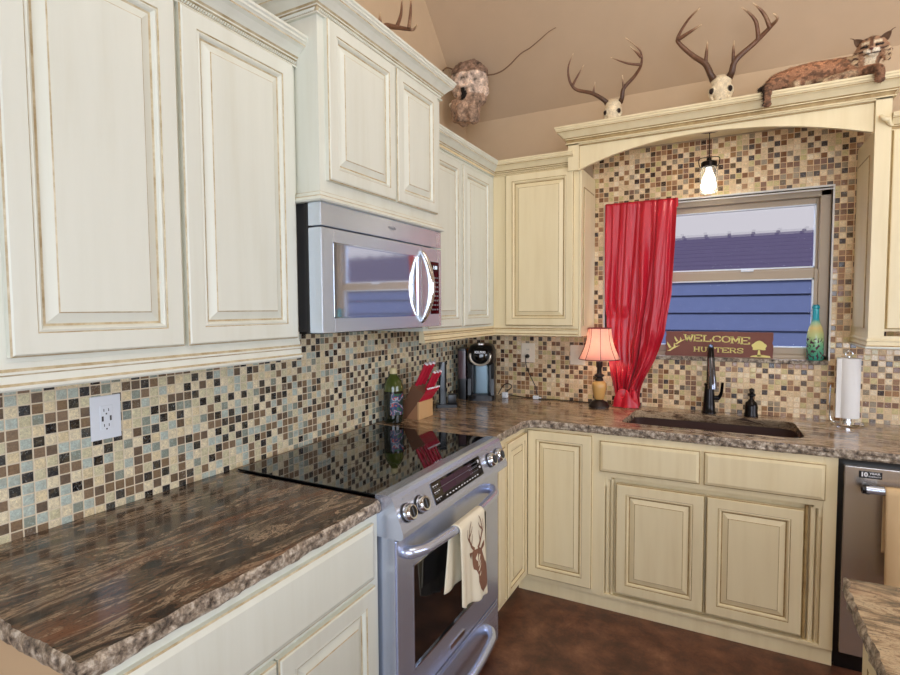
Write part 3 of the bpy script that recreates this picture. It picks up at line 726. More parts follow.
def dpoly(pts, sub=8):
    bm = bmesh.new(); vs = [bm.verts.new((p[0], p[1], 0)) for p in pts]; bm.faces.new(vs); bmesh.ops.triangulate(bm, faces=bm.faces[:])
    for _ in range(2): bmesh.ops.subdivide_edges(bm, edges=bm.edges[:], cuts=2)
    for v in bm.verts: v.co = dmap((v.co.x, v.co.y))
    mb.bm(bm, dcol)
def dline(pts, w):
    P = [Vector((p[0], p[1], 0)) for p in pts]; P = smoothpts(P, 4); n = len(P); vs = []
    for i, p in enumerate(P):
        d = (P[min(i+1, n-1)]-P[max(i-1, 0)]).normalized(); nn = Vector((-d.y, d.x, 0))*w*(1-.75*i/n); vs += [dmap(p+nn*1.0), dmap(p-nn*1.0)]
    mb.add(vs, [(2*i, 2*i+2, 2*i+3, 2*i+1) for i in range(n-1)], dcol)
# neck and chest, head, ears
dpoly([(.44, .57), (.52, .60), (.66, .595), (.75, .56), (.80, .47), (.84, .40), (.90, .36), (.94, .30), (.93, .17), (.86, .10), (.74, .05), (.64, .13), (.60, .22), (.60, .30), (.56, .36), (.50, .38), (.47, .44)])
dpoly([(.40, .50), (.34, .55), (.33, .585), (.44, .575)]); dpoly([(.72, .57), (.80, .61), (.88, .63), (.85, .57), (.76, .54)])
for s_ in (-1, 1):
    cx_ = .57+s_*.02
    dline([(cx_+s_*.02, .60), (cx_+s_*.14, .66), (cx_+s_*.22, .75), (cx_+s_*.20, .86), (cx_+s_*.13, .93)], .022)
    dline([(cx_+s_*.13, .655), (cx_+s_*.10, .72), (cx_+s_*.09, .78)], .014); dline([(cx_+s_*.20, .71), (cx_+s_*.28, .78), (cx_+s_*.28, .87)], .015); dline([(cx_+s_*.22, .77), (cx_+s_*.13, .82), (cx_+s_*.09, .87)], .013)
dr_ = mb.build('deer_print', tw, weld=False); tag(dr_, 'brown deer head print')
# ------------------------------------------------------------------ microwave
t = thing('microwave', 'stainless over-the-range microwave mounted under the deep cabinet', 'microwave', (.2, .39, 1.41))
zb, zt = 1.408, 1.8215
mb = MB().box(.01, .372, .002, .782, zb+.003, zt, M['satin_black'], .002); mb.box(.372, .385, .0, .785, zb, zt, M['black'], .001); mb.box(.012, .375, .05, .72, zb-.006, zb+.004, M['gap'], .001); mb.build('body', t)
mb = MB().box(.385, .437, .0, .785, 1.748, zt, M['steel_bright'], .003); vb = mb.build('vent_band', t)
mb = MB(); framebox(mb, .385, .438, .0, .612, zb, 1.743, .062, .585, 1.458, 1.697, M['steel_bright'], .0025); dd = mb.build('door', t)
mb = MB().box(.40, .4355, .058, .589, 1.454, 1.701, M['mw_glass'], .001); mb.build('window_glass', dd)
mb = MB()
for a in ((.058, .588, 1.696, 1.700), (.058, .588, 1.455, 1.459), (.058, .062, 1.455, 1.70), (.584, .588, 1.455, 1.70)): mb.box(.434, .4392, *a, M['chrome'])
mb.build('window_trim', dd)
mb = MB(); stube(mb, [(.436, .612, 1.722), (.446, .613, 1.712), (.460, .614, 1.685), (.476, .616, 1.635), (.483, .617, 1.575), (.476, .616, 1.515), (.460, .614, 1.465), (.446, .613, 1.44), (.436, .612, 1.43)], [.007, .010, .012, .0135, .0145, .0135, .012, .010, .007], M['chrome'], 5, 14); mb.build('handle', dd)
MB().box(.385, .437, .615, .785, zb, 1.743, M['steel_bright'], .0025).build('control_side', t)
mb = MB().box(.430, .4378, .688, .762, 1.462, 1.686, M['black_glass'], .001); cpn = mb.build('keypad', t)
mb = MB().box(.4378, .4382, .695, .755, 1.645, 1.678, plain('lcd_black', (14, 14, 18), .2)); mb.build('display', cpn)
text('clock_digits', '1:08', .021, plain('clock_glow', (200, 210, 220), .4, emit=(210, 225, 240), es=1.0), cpn, Vector((.4385, .727, 1.661)), RL_, .0003)
mb = MB()
for r_ in range(8):
    for k in range(3): mb.box(.4378, .4382, .698+k*.021, .712+k*.021, 1.478+r_*.0195, 1.484+r_*.0195, M['grey_print'])
mb.build('button_print', cpn)
# maker's emblem on the vent band: a small swoosh ring and word
em = MB(); pts = []
for i in range(26):
    a = -2.4+5.2*i/25; pts.append((.4378, .398+.020*math.cos(a), 1.789+.0085*math.sin(a)))
em.tube(pts, [.0012*(1-.6*abs(i-12)/13) for i in range(26)], M['grey_print'], 6); em.build('emblem', vb)
text('maker_name', 'Whirlpool', .0125, M['grey_print'], vb, Vector((.4376, .398, 1.789)), RL_, .0001)
# ------------------------------------------------------------------ dishwasher
SB = M['steel_back']
t = thing('dishwasher', 'stainless dishwasher with a bar handle right of the sink cabinet', 'dishwasher', (2.28, 1.6, 0))
MB().box(1.974, 2.598, YC+.012, L-.02, .02, .872, M['black'], .001).build('body', t)
dd = MB().box(1.990, 2.592, YC-.024, YC+.014, .085, .852, SB, .003).build('door', t)
MB().box(1.98, 2.595, YC+.02, YC+.05, .0, .082, M['black'], .001).build('kick_plate', t)
mb = MB(); mb.tube([(2.04, 1.222, .782), (2.54, 1.222, .782)], .0155, M['steel'], 18); mb.build('handle', dd)
for x in (2.052, 2.528):
    MB().lathe([(0, 0), (.019, 0), (.019, .016), (.012, .018), (.012, .058), (0, .058)], M['black'], (x, 1.219, .782), axis='y').build('handle_post', dd)
mb = MB(); mb.lathe([(0, 0), (.0175, 0), (.0175, .012), (0, .012)], M['black'], (2.036, 1.222, .782), axis='x'); mb.build('handle_cap', dd)
st = MB().box(2.035, 2.108, YC-.0250, YC-.0238, .811, .838, plain('black_label', (18, 17, 18), .4), .0003).build('warranty_label', dd)
text('label_number', '10', .0235, M['white_print'], st, Vector((2.0515, YC-.0254, .8245)), RX, .0012)
text('label_word', 'YEAR', .0115, M['white_print'], st, Vector((2.085, YC-.0254, .8305)), RX, .0003, sx=1.25)
text('label_word', 'WARRANTY', .0085, M['white_print'], st, Vector((2.085, YC-.0254, .8185)), RX, .0001, sx=.85)
tc = plain('tan_towel_cloth', (214, 184, 140), .95, bumpy=.5, bscale=400, var=.05)
def dwt(u, v):
    x = 2.105+.27*u
    if v < .06: th = PI*(.5-v/.06*.5); y = 1.222-.018*math.cos(th); z = .782+.018*math.sin(th)
    else: y = 1.204+.002*(v); z = .782-(v-.06)*.375/.94
    return Vector((x+.012*v*(u-.5)*-1, y-.005*math.sin(u*13)*min(1, v*2), z-.012*u*v))
def dwb(u, v):
    x = 2.105+.27*u
    if v < .1: th = PI*(.5+v/.1*.5); y = 1.222-.018*math.cos(th); z = .782+.018*math.sin(th)
    else: y = 1.2395; z = .782-(v-.1)*.27
    return Vector((x, y+.001*math.sin(u*13), z))
mb = surf(dwt, 30, 36, tc); b2 = surf(dwb, 20, 20, tc); mb.add(b2.v, b2.f, tc, True); o = mb.build('dish_towel'); md = o.modifiers.new('s', 'SOLIDIFY'); md.thickness = .003; md.offset = 0
tag(o, 'plain tan dish towel hanging over the dishwasher handle', 'towel')
# ------------------------------------------------------------------ outlets, cords
t = thing('wall_outlet', 'white duplex outlet with charging ports on the left tile backsplash', 'outlet', (.009, -.429, 1.182))
MB().box(.0085, .0135, -.4705, -.3875, 1.120, 1.244, M['white_plastic'], .002).build('cover_plate', t)
MB().box(.013, .0155, -.446, -.412, 1.148, 1.216, M['white_plastic'], .001).build('receptacle', t)
mb = MB(); sk_ = plain('slot_dark', (60, 62, 66), .6)
for z in (1.203, 1.160):
    for y in (-.436, -.423): mb.box(.0154, .0158, y-.001, y+.001, z-.004, z+.004, sk_)
    mb.box(.0154, .0158, -.4315, -.4275, z-.0125, z-.0085, sk_)
for y in (-.440, -.418): mb.box(.0154, .0158, y-.0025, y+.0025, 1.172, 1.186, sk_)
mb.build('slots', t)
t = thing('wall_outlet', 'ivory outlet with a black plug on the back wall near the corner', 'outlet', (.44, L-.009, 1.2))
MB().box(.392, .482, L-.0135, L-.0085, 1.140, 1.262, M['ivory_plastic'], .002).build('cover_plate', t)
mb = MB()
for z in (1.222, 1.180): mb.lathe([(0, 0), (.017, 0), (.016, -.003), (0, -.003)], M['ivory_plastic'], (.437, L-.0135, z), axis='y')
mb.build('receptacle', t)
mb = MB()
for y in (.431, .443): mb.box(y-.001, y+.001, L-.0172, L-.0165, 1.218, 1.227, sk_)
mb.build('slots', t)
t = thing('switch_plate', 'ivory blank switch plate behind the lamp shade', 'switch plate', (.75, L-.009, 1.19))
MB().box(.708, .800, L-.0135, L-.0085, 1.138, 1.258, M['ivory_plastic'], .002).build('cover_plate', t)
MB().box(.738, .770, L-.0165, L-.013, 1.165, 1.231, M['ivory_plastic'], .001).build('rocker', t)
def cord(par, pts, plug=None, m=None, r=.0028):
    mb = MB(); stube(mb, pts, r, m or M['black'], 8, 8); t = mb.build('power_cord', None); t.parent = par; t.matrix_parent_inverse = (Matrix.Translation(par.location) @ Matrix.Rotation(par.rotation_euler.z, 4, 'Z')).inverted()
    if plug: plug(t)
    return t
def pl(t): MB().lathe([(0, 0), (.012, 0), (.014, -.008), (.010, -.03), (.004, -.038), (0, -.038)], M['black'], (.437, L-.017, 1.180), axis='y', n=16).build('plug', t)
t = thing('power_adapter', 'small white adapter on the lamp cord at the foot of the wall', 'adapter', (.50, 1.90, .92))
mb = MB().box(.488, .522, 1.875, 1.897, .9165, .938, M['white_plastic'], .004); mb.tube([(.522, 1.886, .927), (.54, 1.884, .926)], .004, M['white_plastic'], 8); mb.build('adapter_body', t)
t = thing('power_adapter', 'white plug adapter beside the coffee maker', 'adapter', (.31, 1.85, .92))
mb = MB().box(.295, .33, 1.84, 1.865, .9165, .952, M['white_plastic'], .004); mb.box(.303, .322, 1.828, 1.84, .925, .944, M['white_plastic'], .002); mb.build('adapter_body', t)
# ------------------------------------------------------------------ coffee maker
def local_thing(name, label, cat, loc, rz=0): return thing(name, label, cat, loc, rz)
t = local_thing('coffee_maker', 'black single-serve coffee maker with silver trimmed lid in the corner', 'coffee maker', (.185, 1.775, .9155), .33); coffee_thing = t
B = M['black']
def lb(par, name, fn): mb = MB(); fn(mb); return mb.build(name, par, local=True)
lb(t, 'base', lambda m: m.prism(fillet([(-.085, -.11), (.085, -.11), (.085, .11), (-.085, .11)], [.04, .04, .02, .02]), 'xy', 0, .03, B, True))
lb(t, 'column', lambda m: m.prism(fillet([(-.082, -.02), (.082, -.02), (.082, .11), (-.082, .11)], [.01, .01, .02, .02]), 'xy', .03, .30, B, True))
for xx in (.062, -.082): lb(t, 'side_arm', lambda m: m.prism([(-.02, .03), (-.02, .23), (-.07, .23), (-.055, .13), (-.07, .03)], 'yz', xx, xx+.02, B))
mug = plain('steel_blue_splash_panel', (96, 112, 120), .3, .6)
lb(t, 'splash_panel', lambda m: m.prism(fillet([(-.05, -.045), (.05, -.045), (.05, -.02), (-.05, -.02)], [.02, .02, 0, 0]), 'xy', .03, .225, mug, True))
lb(t, 'drip_tray', lambda m: (m.prism(fillet([(-.06, -.12), (.06, -.12), (.06, -.04), (-.06, -.04)], [.04, .04, 0, 0]), 'xy', .012, .036, M['satin_black'], True), [m.box(-.045, .045, -.108+i*.012, -.102+i*.012, .036, .038, B) for i in range(5)]))
def head(m):
    # rounded brew head, slanted face
    lay = [(.215, -.055, .072), (.225, -.085, .078), (.262, -.105, .082), (.305, -.098, .08), (.335, -.07, .07), (.345, -.03, .05)]
    rings = []
    for z, yf, hw in lay: rings.append([(p[0], p[1], z) for p in fillet([(-hw, yf), (hw, yf), (hw, .10), (-hw, .10)], [.045, .045, .02, .02], 6)])
    n = len(rings[0])
    for a, b in zip(rings, rings[1:]): m.add(a+b, [(i, (i+1) % n, n+(i+1) % n, n+i) for i in range(n)], B, True)
    m.add(rings[-1], [tuple(range(n))], B); m.add(rings[0], [tuple(range(n))[::-1]], B)
hd = lb(t, 'brew_head', head)
silver = plain('silver_trim', (196, 190, 180), .3, .6)
def vpt(a, k=1.): x = .062*k*math.cos(a); z = .278+.055*k*math.sin(a); z = z if math.sin(a) < 0 else .278+.052*k*math.sin(a); y = -.112+.30*max(0, z-.262)*.45-.0; return (x, y+abs(x)*.12*0+.0, z)
lb(hd, 'lid_trim', lambda m: stube(m, [vpt(PI*1.0-.35+i*(PI+.7)/18) for i in range(19)], [.003]+[.0075]*17+[.003], silver, 3, 8))
lb(hd, 'lid_face', lambda m: m.ell((0, -.092, .285), (.052, .022, .047), M['black_glass'], 3, mtx=Matrix.Rotation(-.14, 3, 'X')))
lb(hd, 'lid_handle', lambda m: m.box(-.018, .018, -.07, -.02, .340, .356, silver, .005))
cu = text('maker_name', 'KEURIG', .0195, M['white_print'], None, Vector((0, -.1165, .301)), RX, .0008); cu.parent = hd
lb(t, 'water_tank', lambda m: (m.prism(fillet([(-.150, -.05), (-.095, -.05), (-.095, .10), (-.150, .10)], [.02, .005, .005, .02]), 'xy', .0, .13, B, True), m.prism(fillet([(-.148, -.048), (-.095, -.048), (-.095, .098), (-.148, .098)], [.02, .005, .005, .02]), 'xy', .13, .305, plain('smoky_tank', (92, 70, 74), .15), True), m.prism(fillet([(-.150, -.05), (-.095, -.05), (-.095, .10), (-.150, .10)], [.02, .005, .005, .02]), 'xy', .305, .318, B, True)))
# ------------------------------------------------------------------ gadget behind knives
t = local_thing('kitchen_gadget', 'slim upright black gadget on a small base behind the knife block', 'gadget', (.105, 1.40, .9155), .5)
lb(t, 'base', lambda m: m.prism(fillet([(-.04, -.035), (.085, -.035), (.085, .05), (-.04, .05)], [.01]*4), 'xy', 0, .018, B, True))
lb(t, 'column', lambda m: m.prism(fillet([(-.023, -.02), (.023, -.02), (.023, .02), (-.023, .02)], [.012]*4), 'xy', .018, .262, plain('gloss_black_column', (30, 36, 38), .12), True))
lb(t, 'dock', lambda m: (m.box(.028, .078, -.02, .035, .018, .075, B, .006), m.tube([(.04, 0, .075), (.045, -.01, .095), (.06, -.01, .095), (.07, 0, .07)], .003, B, 8)))
# ------------------------------------------------------------------ oil bottle
t = thing('oil_bottle', 'dark green oil bottle with a pale cap at the back of the cooktop', 'bottle', (.085, .925, .9155))
og = plain('dark_green_glass', (22, 27, 16), .06, coat=.4); lg = plain('olive_green_glass', (74, 84, 34), .08, coat=.4)
c = (.085, .922, .9155); BK = 1.13
sc_ = lambda P: [(r*1.17, h*1.07) for r, h in P]
mb = MB().lathe(sc_([(0, 0), (.036, 0), (.042, .006), (.043, .03), (.043, .15)]), og, c); mb.lathe(sc_([(.043, .15), (.042, .172), (.034, .198), (.021, .218), (.016, .224), (.0155, .232), (0, .232)]), lg, c, caps=False); mb.build('bottle_body', t)
MB().lathe(sc_([(0, .230), (.0165, .230), (.0165, .252), (.014, .256), (0, .256)]), plain('pale_cap', (214, 200, 150), .4), c).build('cap', t)
def lab(m):
    s = NT('oil_label'); f = s.noise(s.pos(), 24, 2, .5); s.set(Base_Color=s.ramp(f, [(.0, lin((22, 44, 36))), (.44, lin((70, 90, 110))), (.50, lin((150, 170, 186))), (.53, lin((170, 60, 50))), (.56, lin((30, 56, 100))), (.64, lin((40, 90, 60)))], 'CONSTANT'), Roughness=.35)
    n = 12; 
    for z0, z1 in ((.045, .15),):
        vs = []
        for z in (z0, z1):
            for i in range(n+1): a = -1.35+1.5*i/n; vs.append((c[0]+.0512*math.cos(a), c[1]+.0512*math.sin(a), c[2]+z))
        m.add(vs, [(i, i+1, n+2+i, n+1+i) for i in range(n)], s.m, True)
mb = MB(); lab(mb); mb.build('label_sticker', t)
# ------------------------------------------------------------------ knife block
t = local_thing('knife_block', 'wooden knife block holding red handled knives beside the oil bottle', 'knife block', (.045, 1.09, .9155), 0)
wl = plain('light_wood', (214, 172, 122), .5, var=.08); wd = plain('brown_wood', (120, 84, 62), .5, var=.12)
MID = [(0, 0), (.118, 0), (.118, .092), (.105, .098), (.165, .132), (.085, .175)]
lb(t, 'slanted_block', lambda m: m.prism([(0, 0), (.05, 0), (.1185, .085), (.158, .138), (.088, .178)], 'xz', -.071, .071, wd))
lb(t, 'side_wedge', lambda m: m.prism([(.05, 0), (.119, 0), (.119, .085)], 'xz', -.070, .070, plain('shaded_side_wood', (168, 122, 88), .5, var=.1)))  # darker tone puts shade on the front block's side
lb(t, 'front_block', lambda m: m.box(.119, .130, -.0715, .0715, .0, .092, wl, .002))
red = plain('red_handle', (186, 24, 52), .35, coat=.3)
endm = plain('pale_end_cap', (232, 222, 226), .25, .2)
def knife(px, py, pz, d, ln, w, name, label, group):
    d = Vector(d).normalized(); k = thing(name, label, 'knife', Vector((.045, 1.09, .9155))+Vector((px, py, pz)), 0, group)
    mb = MB(); mb.tube([d*0, d*ln*.25, d*ln*.6, d*ln*.92], [w*.8, w*.95, w*.85, w*1.05], red, 10, flat=.8); mb.build('handle', k, local=True)
    MB().tube([d*ln*.92, d*ln*.98, d*ln*1.0], [w*1.07, w*1.0, w*.6], endm, 10, flat=.8).build('end_cap', k, local=True)
    MB().tube([d*-.012, d*.004], [w*.7, w*.75], M['chrome'], 8, flat=.8).build('bolster', k, local=True)
up = (.42, .03, .80)
for i, y in enumerate((-.044, -.008, .030)):
    knife(.098, y, .174, up, .135, .0115, 'chef_knife', 'large red handled knife standing in the top row of the wooden block', 'large knives in the top row of the block')
for i, y in enumerate((-.012, .018, .050)):
    knife(.138, y, .150, up, .110, .0095, 'utility_knife', 'red handled knife in the second row of the wooden block', 'middle knives in the second row of the block')
for i in range(8):
    knife(.124, -.060+i*.0168, .092, (.52, .10, .74),   .088, .0050, 'steak_knife', 'small red steak knife in the lower row of the wooden block', 'steak knives in the lower row of the block')
# ------------------------------------------------------------------ lamp
LX, LY = .916, 1.788
t = thing('table_lamp', 'small lit table lamp with red shade and amber bottle body on the counter', 'lamp', (LX, LY, .9155)); lamp_thing = t
dk = plain('dark_bronze', (48, 38, 34), .35, .4); amb = plain('amber_ceramic', (204, 158, 92), .3, var=.12, coat=.3)
c = (LX, LY, .9155)
MB().lathe([(0, 0), (.058, 0), (.058, .012), (.050, .020), (.046, .03), (.030, .038), (.022, .045), (0, .045)], dk, c).build('base', t)
MB().lathe([(.02, .043), (.027, .05), (.036, .085), (.042, .12), (.040, .138), (.028, .150), (.02, .153)], amb, c, caps=False).build('body', t)
MB().lathe([(.02, .150), (.024, .155), (.022, .163), (.017, .170), (.028, .180), (.028, .186), (.014, .194), (.013, .225), (.018, .232), (.018, .262), (0, .262)], dk, c).build('neck', t)
s = NT('pink_red_shade'); geo = s.n('ShaderNodeSeparateXYZ'); s.l(s.n('ShaderNodeNewGeometry').outputs['Position'], geo.inputs[0])
s.set(Base_Color=lin((246, 178, 166)), Roughness=.8); s.b.inputs['Transmission Weight'].default_value = 0
tr = s.n('ShaderNodeBsdfTranslucent'); tr.inputs[0].default_value = lin((255, 200, 186)); mx = s.n('ShaderNodeMixShader'); mx.inputs[0].default_value = .55
s.l(s.b.outputs[0], mx.inputs[1]); s.l(tr.outputs[0], mx.inputs[2]); s.l(mx.outputs[0], s.t.nodes['Material Output'].inputs[0]); shade_m = s.m
z0, z1, r0, r1 = .277, .453, .114, .064
def shr(v): return r0+(r1-r0)*v-.012*math.sin(v*PI)
mb = MB().lathe([(shr(i/10), z0+(z1-z0)*i/10) for i in range(11)], shade_m, c, n=36, caps=False); sh = mb.build('lamp_shade', t)
mb = MB()
for i in range(8):
    a = 2*PI*(i+.35)/8; mb.tube([(c[0]+(shr(j/10)+.001)*math.cos(a), c[1]+(shr(j/10)+.001)*math.sin(a), c[2]+z0+(z1-z0)*j/10) for j in range(11)], .0016, plain('maroon_piping', (110, 22, 36), .7) if i == 0 else bpy.data.materials['maroon_piping'], 6)
for v in (0, 1): mb.tube([(c[0]+(shr(v)+.0005)*math.cos(2*PI*j/36), c[1]+(shr(v)+.0005)*math.sin(2*PI*j/36), c[2]+z0+(z1-z0)*v) for j in range(37)], .0022, bpy.data.materials['maroon_piping'], 6)
mb.build('piping', sh)
bulbm = plain('lit_bulb', (255, 240, 220), .3, emit=(255, 226, 190), es=6)
mb = MB().ell((c[0], c[1], c[2]+.335), (.026, .026, .034), bulbm, 3); mb.build('bulb', t)
mb = MB()
for k in range(3):
    a = 2*PI*k/3; mb.tube([(c[0], c[1], c[2]+.40), (c[0]+r1*math.cos(a)*.98, c[1]+r1*math.sin(a)*.98, c[2]+z1-.006)], .0014, dk, 6)
mb.tube([(c[0], c[1], c[2]+.262), (c[0]+.03, c[1], c[2]+.30), (c[0]+.03, c[1], c[2]+.37), (c[0], c[1], c[2]+.40)], .0014, dk, 6); mb.build('harp', t)
cord(lamp_thing, [(.437, L-.055, 1.178), (.44, L-.06, 1.13), (.458, L-.035, 1.06), (.49, L-.025, .99), (.505, L-.03, .935), (.53, L-.05, .9195), (.62, L-.045, .9190), (.76, L-.05, .9190), (.86, L-.07, .9190)], pl)
cord(coffee_thing, [(.255, 1.87, .93), (.29, 1.88, .99), (.32, 1.89, 1.0), (.345, 1.885, .985), (.31, 1.875, .95), (.27, 1.87, .93), (.29, 1.89, .935), (.35, 1.90, .925), (.42, 1.905, .9195), (.47, 1.90, .9190)])
# ------------------------------------------------------------------ curtain
curt = NT('red_satin'); f = curt.noise(curt.pos(), 300, 2); curt.set(Base_Color=lin((186, 16, 40)), Roughness=.34); curt.b.inputs['Sheen Weight'].default_value = .08; curt.bump(f, .06, .001)
t_ = thing('curtain', 'red satin curtain gathered on a rod over the left of the window', 'curtain', (1.1, 1.9, 1.0))
ZK = [(0, .918, 1.305), (.20, .915, 1.298), (.45, .915, 1.282), (.65, .925, 1.245), (.78, .945, 1.195), (.88, .962, 1.15), (.95, .975, 1.128), (1, .985, 1.125)]
def kk(v):
    for a, b in zip(ZK, ZK[1:]):
        if v <= b[0]: f_ = (v-a[0])/(b[0]-a[0]); f_ = f_*f_*(3-2*f_) if False else f_; return a[1]+(b[1]-a[1])*f_, a[2]+(b[2]-a[2])*f_
    return ZK[-1][1:]
def cur(u, v):
    x0, x1 = kk(v)
    uu = u+.020*math.sin(u*13+v*2.4)*min(1, v*2)+.008*math.sin(u*31+v*4)
    x = x0+(x1-x0)*min(1, max(0, uu)); z = 2.083-(2.083-.922)*v
    g = min(1, v*2.2); w = max(0, (v-.5)/.5)
    nA = noise.noise(Vector((u*5.5, v*1.3, 1)))
    nB = noise.noise(Vector((u*13, v*2.0, 5)))
    f1 = math.sin(u*(24+5*w)+2.2*nA+1.0*math.sin(v*3+u*2)); f2 = math.sin(u*57+3*nB+v*2)
    y = 1.905-.012*v-(.004+.013*g+.008*w)*f1*(.75+.7*nA)-(.003+.004*g)*f2-.010*nB*g
    if v > .5:
        x += .012*w*math.sin(v*15+u*4); y -= .026*w*math.sin(u*PI)*(1+.8*math.sin(v*22+u*8+2*nA))
        y -= .012*w*math.sin((v*26-u*9)+3*nB)
    lim = 1.930-(.0 if v > .3 else 0)
    k1 = max(0, min(1, (z-1.08)/.08))*max(0, min(1, (1.50-z)/.08))*max(0, min(1, (1.10-x)/.06))
    if y < 1.912: y = y+(1.912-(1.912-y)*.15-y)*k1
    return Vector((x, min(y, lim), z+.012*math.sin(u*9)*v*(1-v)))
mb = surf(cur, 170, 110, curt.m); o = mb.build('curtain_panel', t_); md = o.modifiers.new('s', 'SOLIDIFY'); md.thickness = .0015
hem = MB(); 
def puddle(u, v):
    a = u*2*PI; r = .068*(1-.12*math.sin(3*a+1)-.08*math.sin(5*a)) * (1-v*.9)
    z = .919+.068*math.sin(v*PI*.85)**.8*(1+.40*math.sin(4*a+v*4))*1.0+.008
    return Vector((1.060+r*1.02*math.cos(a)+.012*v, 1.85+r*.62*math.sin(a), max(.9185, z-.02*(v < .06))))
mb = surf(puddle, 64, 20, curt.m); mb.build('bunched_hem', t_)
t_2 = MB(); t_2.tube([(.914, 1.925, 2.063), (2.010, 1.925, 2.063)], .004, plain('white_rod', (220, 218, 212), .4), 10); 
o = t_2.build('curtain_rod'); tag(o, 'thin white rod across the top of the window opening', 'curtain rod')
def ruff(u, v): x = .918+.39*u; return Vector((x, 1.917-.006*math.sin(v*PI)-.006*math.sin(u*60)-(.002*math.sin(u*131)), 2.088-.05*v))
mb = surf(ruff, 140, 6, curt.m); mb.build('rod_pocket', t_)
# ------------------------------------------------------------------ sign
t = thing('welcome_sign', 'brown WELCOME HUNTERS wooden sign with birds and a tree on the window sill', 'sign', (1.512, L+.012, 1.2125))
sgn = plain('brown_sign_board', (126, 80, 70), .8, var=.2); yel = plain('cream_yellow_paint', (232, 220, 140), .8, var=.06)
SX0, SX1, SZ0, SZ1, SY = 1.252, 1.775, 1.2135, 1.350, L-.004
edge = []
random.seed(5); nE = 60
out = [(SX0+(SX1-SX0)*i/nE, SZ0) for i in range(nE+1)]+[(SX1+random.uniform(-.004, .002), SZ0+(SZ1-SZ0)*i/12) for i in range(1, 12)]+[(SX1-(SX1-SX0)*i/nE, SZ1+random.uniform(-.001, .001)) for i in range(nE+1)]+[(SX0+random.uniform(-.002, .004), SZ1-(SZ1-SZ0)*i/12) for i in range(1, 12)]
MB().prism(out, 'xz', SY, SY+.012, sgn).build('board', t)
GL = {'W': [[(0, 1), (.25, 0), (.5, .8), (.75, 0), (1, 1)]], 'E': [[(.1, 0), (.1, 1)], [(.1, 1), (.95, 1), (.95, .8)], [(.1, .5), (.7, .5)], [(.1, 0), (.95, 0), (.95, .2)]], 'L': [[(.15, 1), (.15, 0)], [(0, 1), (.4, 1)], [(.0, 0), (.95, 0), (.95, .25)]],
      'C': [[(.95, .75), (.85, .95), (.55, 1), (.2, .9), (.05, .5), (.2, .1), (.55, 0), (.85, .06), (.97, .25)]], 'O': [[(.5, 1), (.15, .88), (.02, .5), (.15, .12), (.5, 0), (.85, .12), (.98, .5), (.85, .88), (.5, 1)]],
      'M': [[(.08, 0), (.08, 1), (.5, .25), (.92, 1), (.92, 0)]], 'H': [[(.15, 0), (.15, 1)], [(.85, 0), (.85, 1)], [(.15, .5), (.85, .5)]], 'U': [[(.15, 1), (.15, .3), (.3, .04), (.5, 0), (.7, .04), (.85, .3), (.85, 1)]],
      'N': [[(.15, 0), (.15, 1), (.85, 0), (.85, 1)]], 'T': [[(.5, 0), (.5, 1)], [(.03, .78), (.03, 1), (.97, 1), (.97, .78)]], 'R': [[(.15, 0), (.15, 1), (.65, 1), (.88, .88), (.88, .65), (.65, .5), (.15, .5)], [(.5, .5), (.95, 0)]],
      'S': [[(.9, .78), (.8, .95), (.5, 1), (.18, .93), (.12, .7), (.35, .55), (.7, .45), (.9, .28), (.8, .06), (.5, 0), (.18, .05), (.08, .25)]]}
SER = {'W': [(0, 1), (1, 1), (.5, .85)], 'H': [(.15, 0), (.15, 1), (.85, 0), (.85, 1)], 'N': [(.15, 0), (.1, 1), (.88, 1)], 'U': [(.15, 1), (.85, 1)], 'M': [(.08, 0), (.92, 0), (.05, 1), (.95, 1)], 'E': [(.1, 0), (.1, 1)], 'R': [(.15, 0), (.13, 1), (.93, 0)], 'T': [(.5, 0)], 'L': [], 'C': [], 'O': [], 'S': []}
def letters(mb, word, x0, x1, base, hfun, gap=.16, wt=.0032):
    n = len(word); wd_ = (x1-x0)/(n+gap*(n-1))
    for i, ch in enumerate(word):
        ox = x0+i*wd_*(1+gap); b, h = hfun((i+.5)/n)
        def T(p): return (ox+p[0]*wd_, base+b+p[1]*h)
        def strip(P, w):
            for a, c_ in zip(P, P[1:]):
                A, Cc = Vector(a), Vector(c_); d = (Cc-A); d = d.normalized() if d.length else Vector((1, 0)); nn = Vector((-d.y, d.x)); ww = w*(1.25 if abs(d.y) > .5 else .75)
                A = A-d*ww*.5; Cc = Cc+d*ww*.5
                mb.prism([tuple(A-nn*ww), tuple(Cc-nn*ww), tuple(Cc+nn*ww), tuple(A+nn*ww)], 'xz', SY-.0012, SY+.0001, yel)
        for st_ in GL[ch]: strip([T(p) for p in st_], wt)
        for p in SER[ch]: q = T(p); strip([(q[0]-wd_*.17, q[1]), (q[0]+wd_*.17, q[1])], wt*.8)
mb = MB(); letters(mb, 'WELCOME', 1.352, 1.668, SZ0, lambda u: (.083-.012*abs(2*u-1)**2*0-.014*u*0-.006*math.sin(PI*u)*-1-(.012*u), .030+.006*abs(2*u-1))); mb.build('lettering', t)
mb = MB(); letters(mb, 'HUNTERS', 1.398, 1.640, SZ0+.027, lambda u: (-.003*u, .025), wt=.0026); mb.build('lettering', t)
def flat(mb, poly): mb.prism(poly, 'xz', SY-.0012, SY+.0001, yel)
mb = MB()
